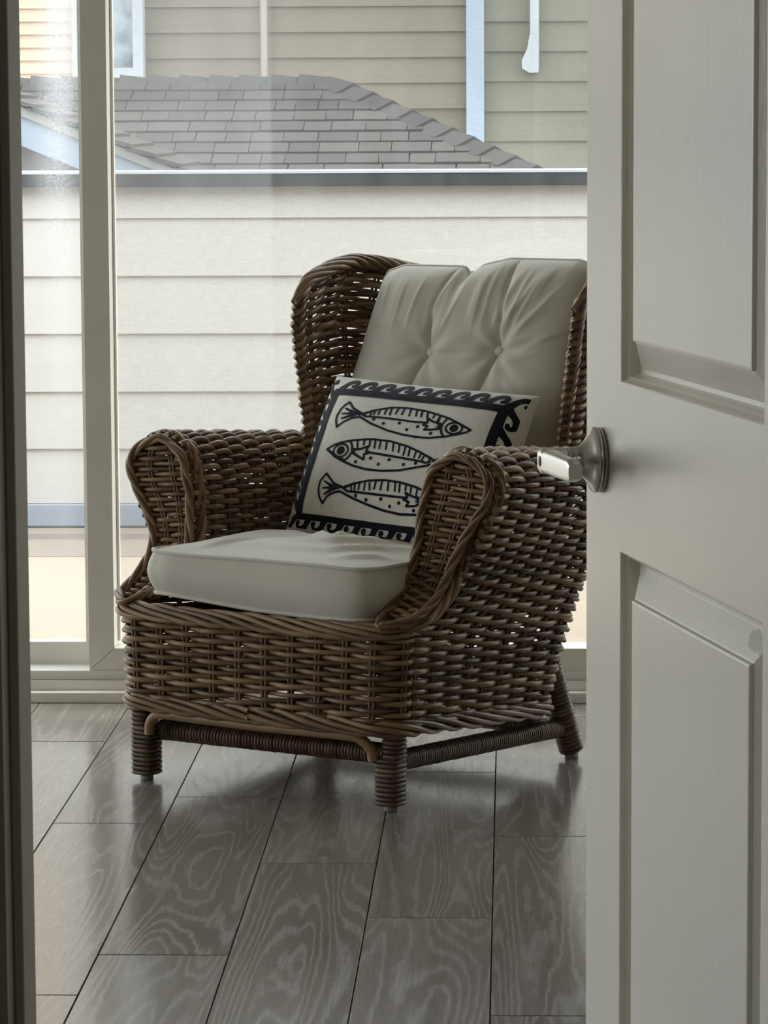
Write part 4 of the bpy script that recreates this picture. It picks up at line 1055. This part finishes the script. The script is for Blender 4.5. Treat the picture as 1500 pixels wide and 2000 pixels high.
# ---- back cushion
BB = np.array([0.0, 0.55, 0.47])
backc = placed('back_cushion', BB, 'tufted cream cotton back cushion with two covered buttons leaning in the wicker chair', 'cushion')
def bface(z): return ti(z, [0.44, 0.50, 0.60, 0.81, 0.90, 0.97, 1.03], [0.535, 0.55, 0.583, 0.660, 0.690, 0.710, 0.725])
TUFT = [(-0.072, 0.802), (0.096, 0.810)]
def back_pt(a, b, side):
    """a across -1..1, b up -1..1; side +1 front, -1 rear"""
    zt_ = 0.975 + 0.018 * np.clip((a + 0.15) * 3, 0, 1) - 0.020 * np.exp(-((a + 0.17) / 0.05) ** 2) - 0.012 * np.clip(np.abs(a) - 0.85, 0, 1) / 0.15
    z = 0.475 + (b + 1) / 2 * (zt_ - 0.475)
    hw_ = ti(z, [0.47, 0.60, 0.75, 0.9, 1.0], [0.262, 0.270, 0.270, 0.258, 0.246])
    u_ = -0.006 + 0.022 * np.clip((z - 0.7) / 0.25, 0, 1.1) + a * hw_ * (1 - 0.02 * (1 - b * b))
    env = (np.clip(1 - a ** 4, 0, 1) * np.clip(1 - np.abs(b) ** 5, 0, 1)) ** 0.5
    th_ = 0.062 * env if side > 0 else 0.048 * env
    if side > 0:
        d = np.zeros_like(z)
        cre = [((-0.045, 1.0), (-0.075, 0.90), (TUFT[0][0], TUFT[0][1]), (-0.105, 0.71), (-0.13, 0.55)), ((0.092, 1.0), (0.095, 0.90), (TUFT[1][0], TUFT[1][1]), (0.065, 0.71), (0.045, 0.55))]
        for cr in cre:
            zz_ = [q[1] for q in cr][::-1]; uu_ = [q[0] for q in cr][::-1]
            du = u_ - np.interp(z, zz_, uu_); d += -0.010 * np.exp(-(du / 0.0048) ** 2) - 0.0075 * np.exp(-(du / 0.030) ** 2)
        for (tu, tz) in TUFT:
            rr = np.hypot(u_ - tu, z - tz); d += -0.013 * np.exp(-(rr / 0.026) ** 2) - 0.005 * np.exp(-(rr / 0.07) ** 2)
            an = np.arctan2(z - tz, u_ - tu); d += 0.0035 * np.cos(an * 7 + tu * 30) * np.exp(-((rr - 0.05) / 0.035) ** 2)
        zc = np.interp(u_, [-0.26, TUFT[0][0], TUFT[1][0], 0.26], [0.835, TUFT[0][1] - 0.002, TUFT[1][1], 0.845])
        d += -0.006 * np.exp(-((z - zc) / 0.006) ** 2) * np.clip(1.1 - np.abs(a), 0, 1)
        d += ridge(u_, z, (0.07, 0.83), (0.13, 0.99), 0.008, 0.006) + ridge(u_, z, (0.09, 0.84), (0.19, 0.99), 0.009, 0.006) + ridge(u_, z, (-0.09, 0.83), (-0.05, 0.97), 0.008, 0.005) + ridge(u_, z, (0.10, 0.82), (0.23, 0.93), 0.010, 0.005)
        d += ridge(u_, z, (0.08, 0.78), (0.22, 0.82), 0.008, 0.004) + ridge(u_, z, (0.08, 0.74), (0.24, 0.74), 0.012, 0.004) + ridge(u_, z, (0.1, 0.66), (0.25, 0.69), 0.01, 0.004) + ridge(u_, z, (-0.24, 0.88), (-0.12, 0.83), 0.010, 0.003)
        d += ridge(u_, z, (0.02, 0.84), (0.045, 0.99), 0.008, 0.004) + ridge(u_, z, (-0.17, 0.85), (-0.165, 0.98), 0.012, 0.004) + ridge(u_, z, (0.16, 0.90), (0.20, 0.99), 0.008, 0.005)
        for (p_, q2, w_, a_) in (((0.030, 0.83), (0.050, 0.985), 0.004, 0.004), ((0.055, 0.85), (0.068, 0.99), 0.0035, 0.0035), ((0.110, 0.84), (0.150, 0.985), 0.004, 0.0045), ((0.12, 0.83), (0.185, 0.98), 0.0045, 0.0045), ((0.125, 0.83), (0.235, 0.96), 0.005, 0.004), ((0.13, 0.80), (0.25, 0.86), 0.006, 0.004), ((-0.13, 0.83), (-0.105, 0.975), 0.004, 0.0035), ((-0.16, 0.84), (-0.15, 0.97), 0.0045, 0.003), ((-0.20, 0.86), (-0.205, 0.97), 0.005, 0.003), ((-0.05, 0.82), (0.0, 0.95), 0.004, 0.003), ((0.11, 0.78), (0.20, 0.70), 0.006, 0.004), ((-0.09, 0.83), (-0.2, 0.88), 0.006, 0.003), ((0.10, 0.70), (0.22, 0.66), 0.007, 0.004)):
            d += ridge(u_, z, p_, q2, w_, a_)
        d += 0.0016 * np.sin(u_ * 42 + z * 18) * np.sin(z * 31 - u_ * 12)
        th_ = th_ + d * np.clip(env * 1.6, 0, 1)
    v = bface(z) + (0.062 if True else 0) - th_ if side > 0 else bface(z) + 0.062 + th_
    # top edge rolls back a little
    v = v + 0.012 * np.clip((b - 0.85) / 0.15, 0, 1) ** 2
    return np.stack([u_, v, z], -1) - BB
ga, gb_ = np.meshgrid(np.sin(np.linspace(-1, 1, 190) * np.pi / 2), np.sin(np.linspace(-1, 1, 170) * np.pi / 2), indexing='ij')
mb = MB(); mb.grid(back_pt(ga, gb_, 1), flip=False); mb.grid(back_pt(ga[::4, ::4], gb_[::4, ::4], -1), flip=True)
mb.build('cushion_body', M['cotton'], backc)
ed = []
q = np.linspace(-1, 1, 60)
for A_, B_ in ((q, np.full(60, 1.0)), (np.full(60, 1.0), q[::-1]), (q[::-1], np.full(60, -1.0)), (np.full(60, -1.0), q)): ed.append(back_pt(A_, B_, 1)[:-1])
b = MB(); b.tube(np.vstack(ed), 0.0036, ref=(0, 0.35, 1) if False else (0, 1, 0), sides=8, closed=True); b.build('piping', M['piping'], backc)
for tu, tz in TUFT:
    zz_ = np.linspace(-1, 1, 4001)
    # find the surface at the button
    aa = (tu + 0.006 - 0.0095) / 0.268; P_ = back_pt(np.full(4001, aa), zz_, 1); k = int(np.argmin(np.abs(P_[:, 2] + BB[2] - tz))); c = P_[k]
    ax = np.array([0, -0.93, 0.36]); ax /= np.linalg.norm(ax)
    b = MB(); b.lathe([(0.0112, -0.004), (0.0118, 0.005), (0.0105, 0.0085), (0.006, 0.0104), (0.0004, 0.011)], c, ax, (1, 0, 0), 24); b.build('button', M['piping'], backc)

# ---- printed throw pillow
PC = np.array([0.0205, 0.4775, 0.5935]); E1 = np.array([0.999, 0.0, -0.0453]); E2 = np.array([0.0398, 0.4788, 0.877]); E3 = np.array([0.0217, -0.8779, 0.4784])
PWd, PHt = 0.4855, 0.3446
PB = np.array([0.02, 0.39, 0.45])
pil = placed('throw_pillow', PB, 'white linen lumbar pillow embroidered with three navy fish and a wave border', 'pillow')
def pill(a, b, off=0.0, front=1):
    x = 0.5 * PWd * a * (1 - 0.02 * (1 - b * b)); y = 0.5 * PHt * b * (1 + np.where(b > 0, -0.035, 0.035) * (1 - a * a))
    D = 0.072 if front > 0 else -0.045
    en = np.sqrt(np.clip(1 - a ** 4, 0, 1) * np.clip(1 - np.abs(b) ** 3, 0, 1))
    wr = 0.0022 * np.sin(a * 17 + b * 6) * np.sin(b * 11 - a * 5) * np.clip(np.abs(a) ** 3 + np.abs(b) ** 3, 0, 1) * en
    d = D * en + wr + off
    return (PC - PB) + x[..., None] * E1 + y[..., None] * E2 + d[..., None] * E3
ga, gb_ = np.meshgrid(np.sin(np.linspace(-1, 1, 110) * np.pi / 2), np.sin(np.linspace(-1, 1, 90) * np.pi / 2), indexing='ij')
mb = MB(); mb.grid(pill(ga, gb_)); mb.grid(pill(ga, gb_, 0, -1), flip=True); mb.build('pillow_cover', M['linen'], pil)
q = np.linspace(-1, 1, 50)
ed = np.vstack([pill(A_, B_)[:-1] for A_, B_ in ((q, np.full(50, 1.0)), (np.full(50, 1.0), q[::-1]), (q[::-1], np.full(50, -1.0)), (np.full(50, -1.0), q))])
b = MB(); b.tube(ed, 0.0018, ref=(0, -1, 0.3), sides=6, closed=True); b.build('seam', M['linen'], pil)
# embroidery: distances to the stitched lines, in millimetres on the cloth
ART = json.loads('''{"S":[[-111.4,69.6,-80.1,83.5,-44.3,94.0,-10.0,97.4,34.7,95.0,47.8,93.4,73.5,88.7,99.2,83.1,125.5,74.6,141.2,68.7,156.3,63.1,149.7,57.5,134.6,50.7,102.0,40.1,71.4,34.4,36.4,32.5,49.6,33.5,9.4,34.9,-32.7,40.9,-77.6,52.4,-109.4,64.9,-127.2,61.5,-146.8,50.8,-161.0,38.6,-169.3,54.0,-170.8,63.5,-167.2,81.1,-160.0,90.2,-151.4,97.7,-134.6,83.6,-107.5,72.9],[-93.8,77.1,-104.6,70.8,-95.7,67.1,-65.5,68.2,-13.1,67.9,27.3,66.3,52.3,67.9],[-85.1,81.0,-86.0,71.0],[-78.1,83.7,-78.0,73.8],[-67.4,86.9,-67.2,74.9],[-52.8,90.5,-53.1,77.4],[-41.8,92.8,-39.8,76.8],[-25.6,94.6,-27.6,81.2],[-11.4,96.2,-12.5,80.8],[4.2,96.9,5.9,79.8],[18.8,95.4,22.4,80.5],[32.4,93.7,34.6,79.8],[46.3,91.1,49.5,79.4],[64.0,88.9,63.6,80.9],[77.7,86.4,76.1,74.3],[78.4,85.6,78.7,73.7],[95.8,80.4,90.6,70.3,90.5,58.7,95.7,47.9,102.5,42.0],[89.3,67.9,66.8,71.3,50.5,79.1,54.8,68.8,46.7,62.2,58.3,59.9,53.3,51.3,71.5,53.2,90.9,57.6],[-114.1,-31.9,-138.8,-23.9,-166.7,-11.6,-152.2,-2.5,-132.9,4.8,-103.6,11.5,-78.2,15.5,-54.7,18.0,-14.3,17.5,27.9,10.8,60.8,1.4,94.0,-9.7,122.3,-25.7],[-166.7,-11.6,-139.4,-26.6,-111.6,-35.6,-85.9,-42.0,-51.3,-46.1,-13.9,-45.5,26.5,-40.4,64.9,-30.2,100.4,-21.0],[89.1,-22.9,101.2,-20.7,122.8,-27.1],[-64.4,-10.8,4.5,-13.8,67.5,-17.1,82.9,-19.1,91.0,-16.0,87.9,-12.7],[-111.7,8.1,-103.6,-2.3,-100.0,-14.2,-104.2,-25.0,-111.7,-32.6],[-94.8,10.4,-89.9,-2.9],[-78.6,13.8,-77.0,3.7],[-64.5,14.2,-61.9,1.5],[-51.8,15.5,-49.0,-0.9],[-39.1,16.8,-37.0,-0.6],[-24.3,17.4,-20.9,-0.7],[-7.9,16.3,-3.3,-2.5],[8.1,13.4,11.1,-3.6],[23.4,9.4,24.8,-8.3],[35.2,7.0,36.9,-8.8],[52.0,1.4,51.5,-10.8],[64.2,-2.6,63.5,-11.3],[73.6,-6.8,71.3,-13.9],[-100.3,-8.1,-82.3,-6.6,-64.9,1.2,-66.0,-9.4,-56.2,-11.1,-68.6,-15.8,-66.1,-26.8,-78.2,-22.7,-97.4,-15.7],[97.4,-13.3,115.5,-5.9,132.5,3.9,142.5,10.9,150.6,2.5,155.9,-7.2,157.7,-19.4],[-147.2,-62.7,-158.1,-79.1,-157.5,-97.7,-150.9,-111.3,-140.4,-121.2,-132.6,-108.0,-118.8,-99.9,-101.7,-95.4,-65.9,-105.8,-26.6,-114.3,11.7,-120.9,48.8,-124.0,96.7,-120.9],[-147.2,-62.7,-121.8,-80.9,-96.4,-86.9,-73.6,-77.5,-38.9,-67.9,-3.0,-63.2,34.4,-63.6,72.8,-69.1,96.2,-74.8],[96.2,-74.8,121.2,-86.8,138.2,-102.8,121.7,-112.9,96.7,-120.9],[-75.5,-79.8,-95.4,-88.4,-84.3,-93.4,-64.1,-92.8,5.8,-92.7,59.8,-92.5],[-77.4,-82.0,-75.3,-88.9],[-69.0,-80.1,-67.9,-88.1],[-58.6,-77.1,-58.1,-87.2],[-45.5,-74.7,-44.4,-86.8],[-34.9,-72.6,-31.0,-85.4],[-21.0,-69.1,-20.7,-82.4],[-6.8,-66.7,-5.6,-82.9],[9.2,-66.1,11.6,-82.2],[25.1,-65.6,28.7,-81.5],[36.2,-65.5,40.0,-82.4],[52.1,-69.1,53.5,-78.1],[64.8,-70.9,66.5,-80.9],[80.1,-73.4,81.0,-85.5],[95.4,-90.0,75.9,-88.9,54.9,-83.0,61.9,-91.3,53.3,-96.1,66.4,-99.7,62.0,-107.8,82.2,-105.9,97.4,-98.6],[98.0,-81.7,94.0,-94.1,98.0,-107.2]],"F":[[88.8,69.0,72.9,67.9,83.4,64.9,73.5,60.3,85.0,60.9,72.9,55.7,90.9,57.6],[-106.1,72.0,-135.0,79.6,-156.1,84.4,-156.9,81.3,-138.8,73.4,-161.4,71.4,-159.7,67.6,-136.7,68.6,-158.6,59.9,-154.7,56.2,-128.3,64.3],[-104.3,-5.8,-90.3,-7.3,-97.7,-9.7,-87.7,-11.4,-96.0,-13.9,-85.7,-16.5,-99.4,-18.5],[95.9,-12.4,116.2,-7.9,144.0,-3.9,146.0,-6.7,129.4,-13.4,139.9,-18.1,132.7,-23.3,113.4,-19.6],[-95.0,-87.1,-123.8,-83.1,-147.8,-76.5,-149.1,-79.1,-130.3,-87.8,-148.5,-90.6,-147.4,-94.3,-128.8,-92.7,-143.2,-103.9,-139.8,-106.2,-119.8,-96.0],[96.5,-89.8,76.9,-92.8,86.7,-93.8,76.6,-96.8,87.4,-96.7,78.6,-100.5,98.6,-98.5]],"D":[-74.3,62.4,-47.3,55.5,-10.1,60.5,12.7,47.5,35.5,56.6,71.1,44.6,-83.5,-33.2,-50.4,-22.4,-27.2,-33.0,-5.3,-21.2,31.9,-27.7,59.1,-22.2,-61.9,-99.5,-34.7,-105.0,-0.3,-100.2,23.7,-111.9,44.1,-103.7,80.8,-114.2],"R":[[119.1,62.2,137.2,64.7,123.5,50.3,129.4,63.6],[-129.1,-12.8,-110.9,-11.6,-124.0,-25.7,-119.1,-12.2],[104.2,-90.8,116.2,-90.8,104.2,-102.8,110.2,-90.8]]}''')
NA, NB = 620, 450
av = np.linspace(-0.995, 0.995, NA); bv = np.linspace(-0.995, 0.995, NB)
AX, BX = np.meshgrid(av * 242.75, bv * 172.3, indexing='ij')
def seg_dist(X, Y, p, q):
    dx, dy = q[0] - p[0], q[1] - p[1]; L = dx * dx + dy * dy + 1e-9
    t = np.clip(((X - p[0]) * dx + (Y - p[1]) * dy) / L, 0, 1)
    return np.hypot(X - p[0] - t * dx, Y - p[1] - t * dy)
FD = np.full(AX.shape, 99.0)
def sub(x0, x1, y0, y1):
    i0, i1 = np.searchsorted(av * 242.75, [x0, x1]); j0, j1 = np.searchsorted(bv * 172.3, [y0, y1]); return slice(i0, i1), slice(j0, j1)
def stroke(P, w0, w1=None, pad=8):
    n = len(P) - 1
    for k in range(n):
        p, q_ = P[k], P[k + 1]; wd = w0 if w1 is None else w0 + (w1 - w0) * (k + 0.5) / n
        s_ = sub(min(p[0], q_[0]) - wd - pad, max(p[0], q_[0]) + wd + pad, min(p[1], q_[1]) - wd - pad, max(p[1], q_[1]) + wd + pad)
        FD[s_] = np.minimum(FD[s_], seg_dist(AX[s_], BX[s_], p, q_) - wd)
def poly(P):
    P = [tuple(q_) for q_ in P]; xs = [q_[0] for q_ in P]; ys = [q_[1] for q_ in P]
    s_ = sub(min(xs) - 3, max(xs) + 3, min(ys) - 3, max(ys) + 3); X, Y = AX[s_], BX[s_]
    ins = np.zeros(X.shape, bool); d = np.full(X.shape, 99.0)
    for k in range(len(P)):
        p, q_ = P[k], P[(k + 1) % len(P)]
        c = ((p[1] > Y) != (q_[1] > Y)) & (X < (q_[0] - p[0]) * (Y - p[1]) / (q_[1] - p[1] + 1e-12) + p[0]); ins ^= c
        d = np.minimum(d, seg_dist(X, Y, p, q_))
    FD[s_] = np.minimum(FD[s_], np.where(ins, -d, d))
pairs = lambda L: [(L[k], L[k + 1]) for k in range(0, len(L), 2)]
def smooth2(P, n):
    return [tuple(x) for x in spline([(x, y) for x, y in P], n)] if len(P) > 2 else P
for L in ART['S']:
    P = pairs(L); stroke(P, 2.35 if len(P) > 2 else 2.0)
for L in ART['F']: poly(pairs(L))
for p in pairs(ART['D']): stroke([p, (p[0] + 0.3, p[1])], 3.5)
for L in ART['R']:
    c, e1_, e2_, pu = pairs(L); rx = math.hypot(e1_[0] - c[0], e1_[1] - c[1]); ry = math.hypot(e2_[0] - c[0], e2_[1] - c[1]); r_ = (rx + ry) / 2
    stroke([(c[0] + rx * math.cos(q_), c[1] + ry * math.sin(q_)) for q_ in np.linspace(0, 6.2832, 28)], 2.1)
    stroke([(c[0] - 0.5, c[1]), (c[0] + 0.5, c[1])], r_ * 0.56)
# wave border: straight band and curling crests running clockwise
XI, YT, YB = 193.0, 114.0, -143.0
BWID = 20.0
poly([(XI, YT), (XI + BWID, YT + 12), (XI + BWID, YB - 12), (XI, YB)]); poly([(-XI, YT), (-XI - BWID, YT + 12), (-XI - BWID, YB - 8), (-XI, YB)])
poly([(-XI - BWID, YT), (XI + BWID, YT), (XI + BWID, YT + 18), (-XI - BWID, YT + 18)]); poly([(-XI - BWID, YB), (XI + BWID, YB), (XI + BWID, YB - 11), (-XI - BWID, YB - 11)])
MOT = [(-0.10, -0.10), (0.04, 0.14), (0.18, 0.36), (0.38, 0.50), (0.58, 0.50), (0.70, 0.38), (0.68, 0.22), (0.56, 0.17)]
WEDGE = [(-0.42, -0.10), (-0.30, 0.02), (-0.12, 0.22), (0.10, 0.46), (0.26, 0.56), (0.34, 0.40), (0.16, 0.20), (0.12, 0.05), (0.18, -0.10)]
def crest(o, c, n, pitch, hs):
    tr_ = lambda L: [(o[0] + c[0] * x * pitch + n[0] * y * hs, o[1] + c[1] * x * pitch + n[1] * y * hs) for x, y in L]
    P = smooth2(tr_(MOT), 22); stroke(P, hs * 0.19, hs * 0.11); poly(tr_(WEDGE))
pr = 49.0
for k in range(6): crest((XI + BWID, YT + 4 - 49 * k), (0, -1), (1, 0), pr, 37)
for k in range(6): crest((-XI - BWID, YB + 18 + 49 * k), (0, 1), (-1, 0), pr, 34)
for k in range(10): crest((-190 + 44.5 * k, YT + 18), (1, 0), (0, 1), 45.0, 42)
for k in range(11): crest((XI + 6 - 42.0 * k, YB - 10), (-1, 0), (0, -1), 42.0, 30)
# marching-squares cut of the stitched area, laid slightly proud of the cloth
FD += 0.35 * np.sin(AX * 2.9 + 1.3 * np.sin(BX * 2.1)) * np.sin(BX * 3.1)
lim = (np.abs(av)[:, None] < 0.97) & (np.abs(bv)[None, :] < 0.975)
FD = np.where(lim, FD, 5.0)
inside = FD < 0
VA, VB_ = [], []; faces_t = []; faces_q = []
ij = -np.ones(FD.shape, int); idx = np.argwhere(inside); ij[inside] = np.arange(len(idx))
va = list(av[idx[:, 0]]); vb_ = list(bv[idx[:, 1]])
full = inside[:-1, :-1] & inside[1:, :-1] & inside[1:, 1:] & inside[:-1, 1:]
fi = np.argwhere(full)
quads = np.stack([ij[fi[:, 0], fi[:, 1]], ij[fi[:, 0] + 1, fi[:, 1]], ij[fi[:, 0] + 1, fi[:, 1] + 1], ij[fi[:, 0], fi[:, 1] + 1]], 1)
anyc = (inside[:-1, :-1] | inside[1:, :-1] | inside[1:, 1:] | inside[:-1, 1:]) & ~full
cut = {}
def cutv(p, q_):
    key = (p, q_) if p < q_ else (q_, p)
    if key not in cut:
        d0, d1 = FD[key[0]], FD[key[1]]; t = d0 / (d0 - d1)
        cut[key] = len(va); va.append(av[key[0][0]] * (1 - t) + av[key[1][0]] * t); vb_.append(bv[key[0][1]] * (1 - t) + bv[key[1][1]] * t)
    return cut[key]
ngs = []
for i, j in np.argwhere(anyc):
    i = int(i); j = int(j); cs_ = [(i, j), (i + 1, j), (i + 1, j + 1), (i, j + 1)]; pl = []
    for k in range(4):
        p, q_ = cs_[k], cs_[(k + 1) % 4]
        if inside[p]: pl.append(int(ij[p]))
        if inside[p] != inside[q_]: pl.append(cutv(p, q_))
    if len(pl) >= 3: ngs.append(pl)
va = np.array(va); vb_ = np.array(vb_)
em = MB(); em.add(pill(va, vb_, 0.0011), quads=quads, ngons=ngs); tag(em.build('embroidery', M['navy'], pil), label='navy thread embroidery of three fish and curling waves')
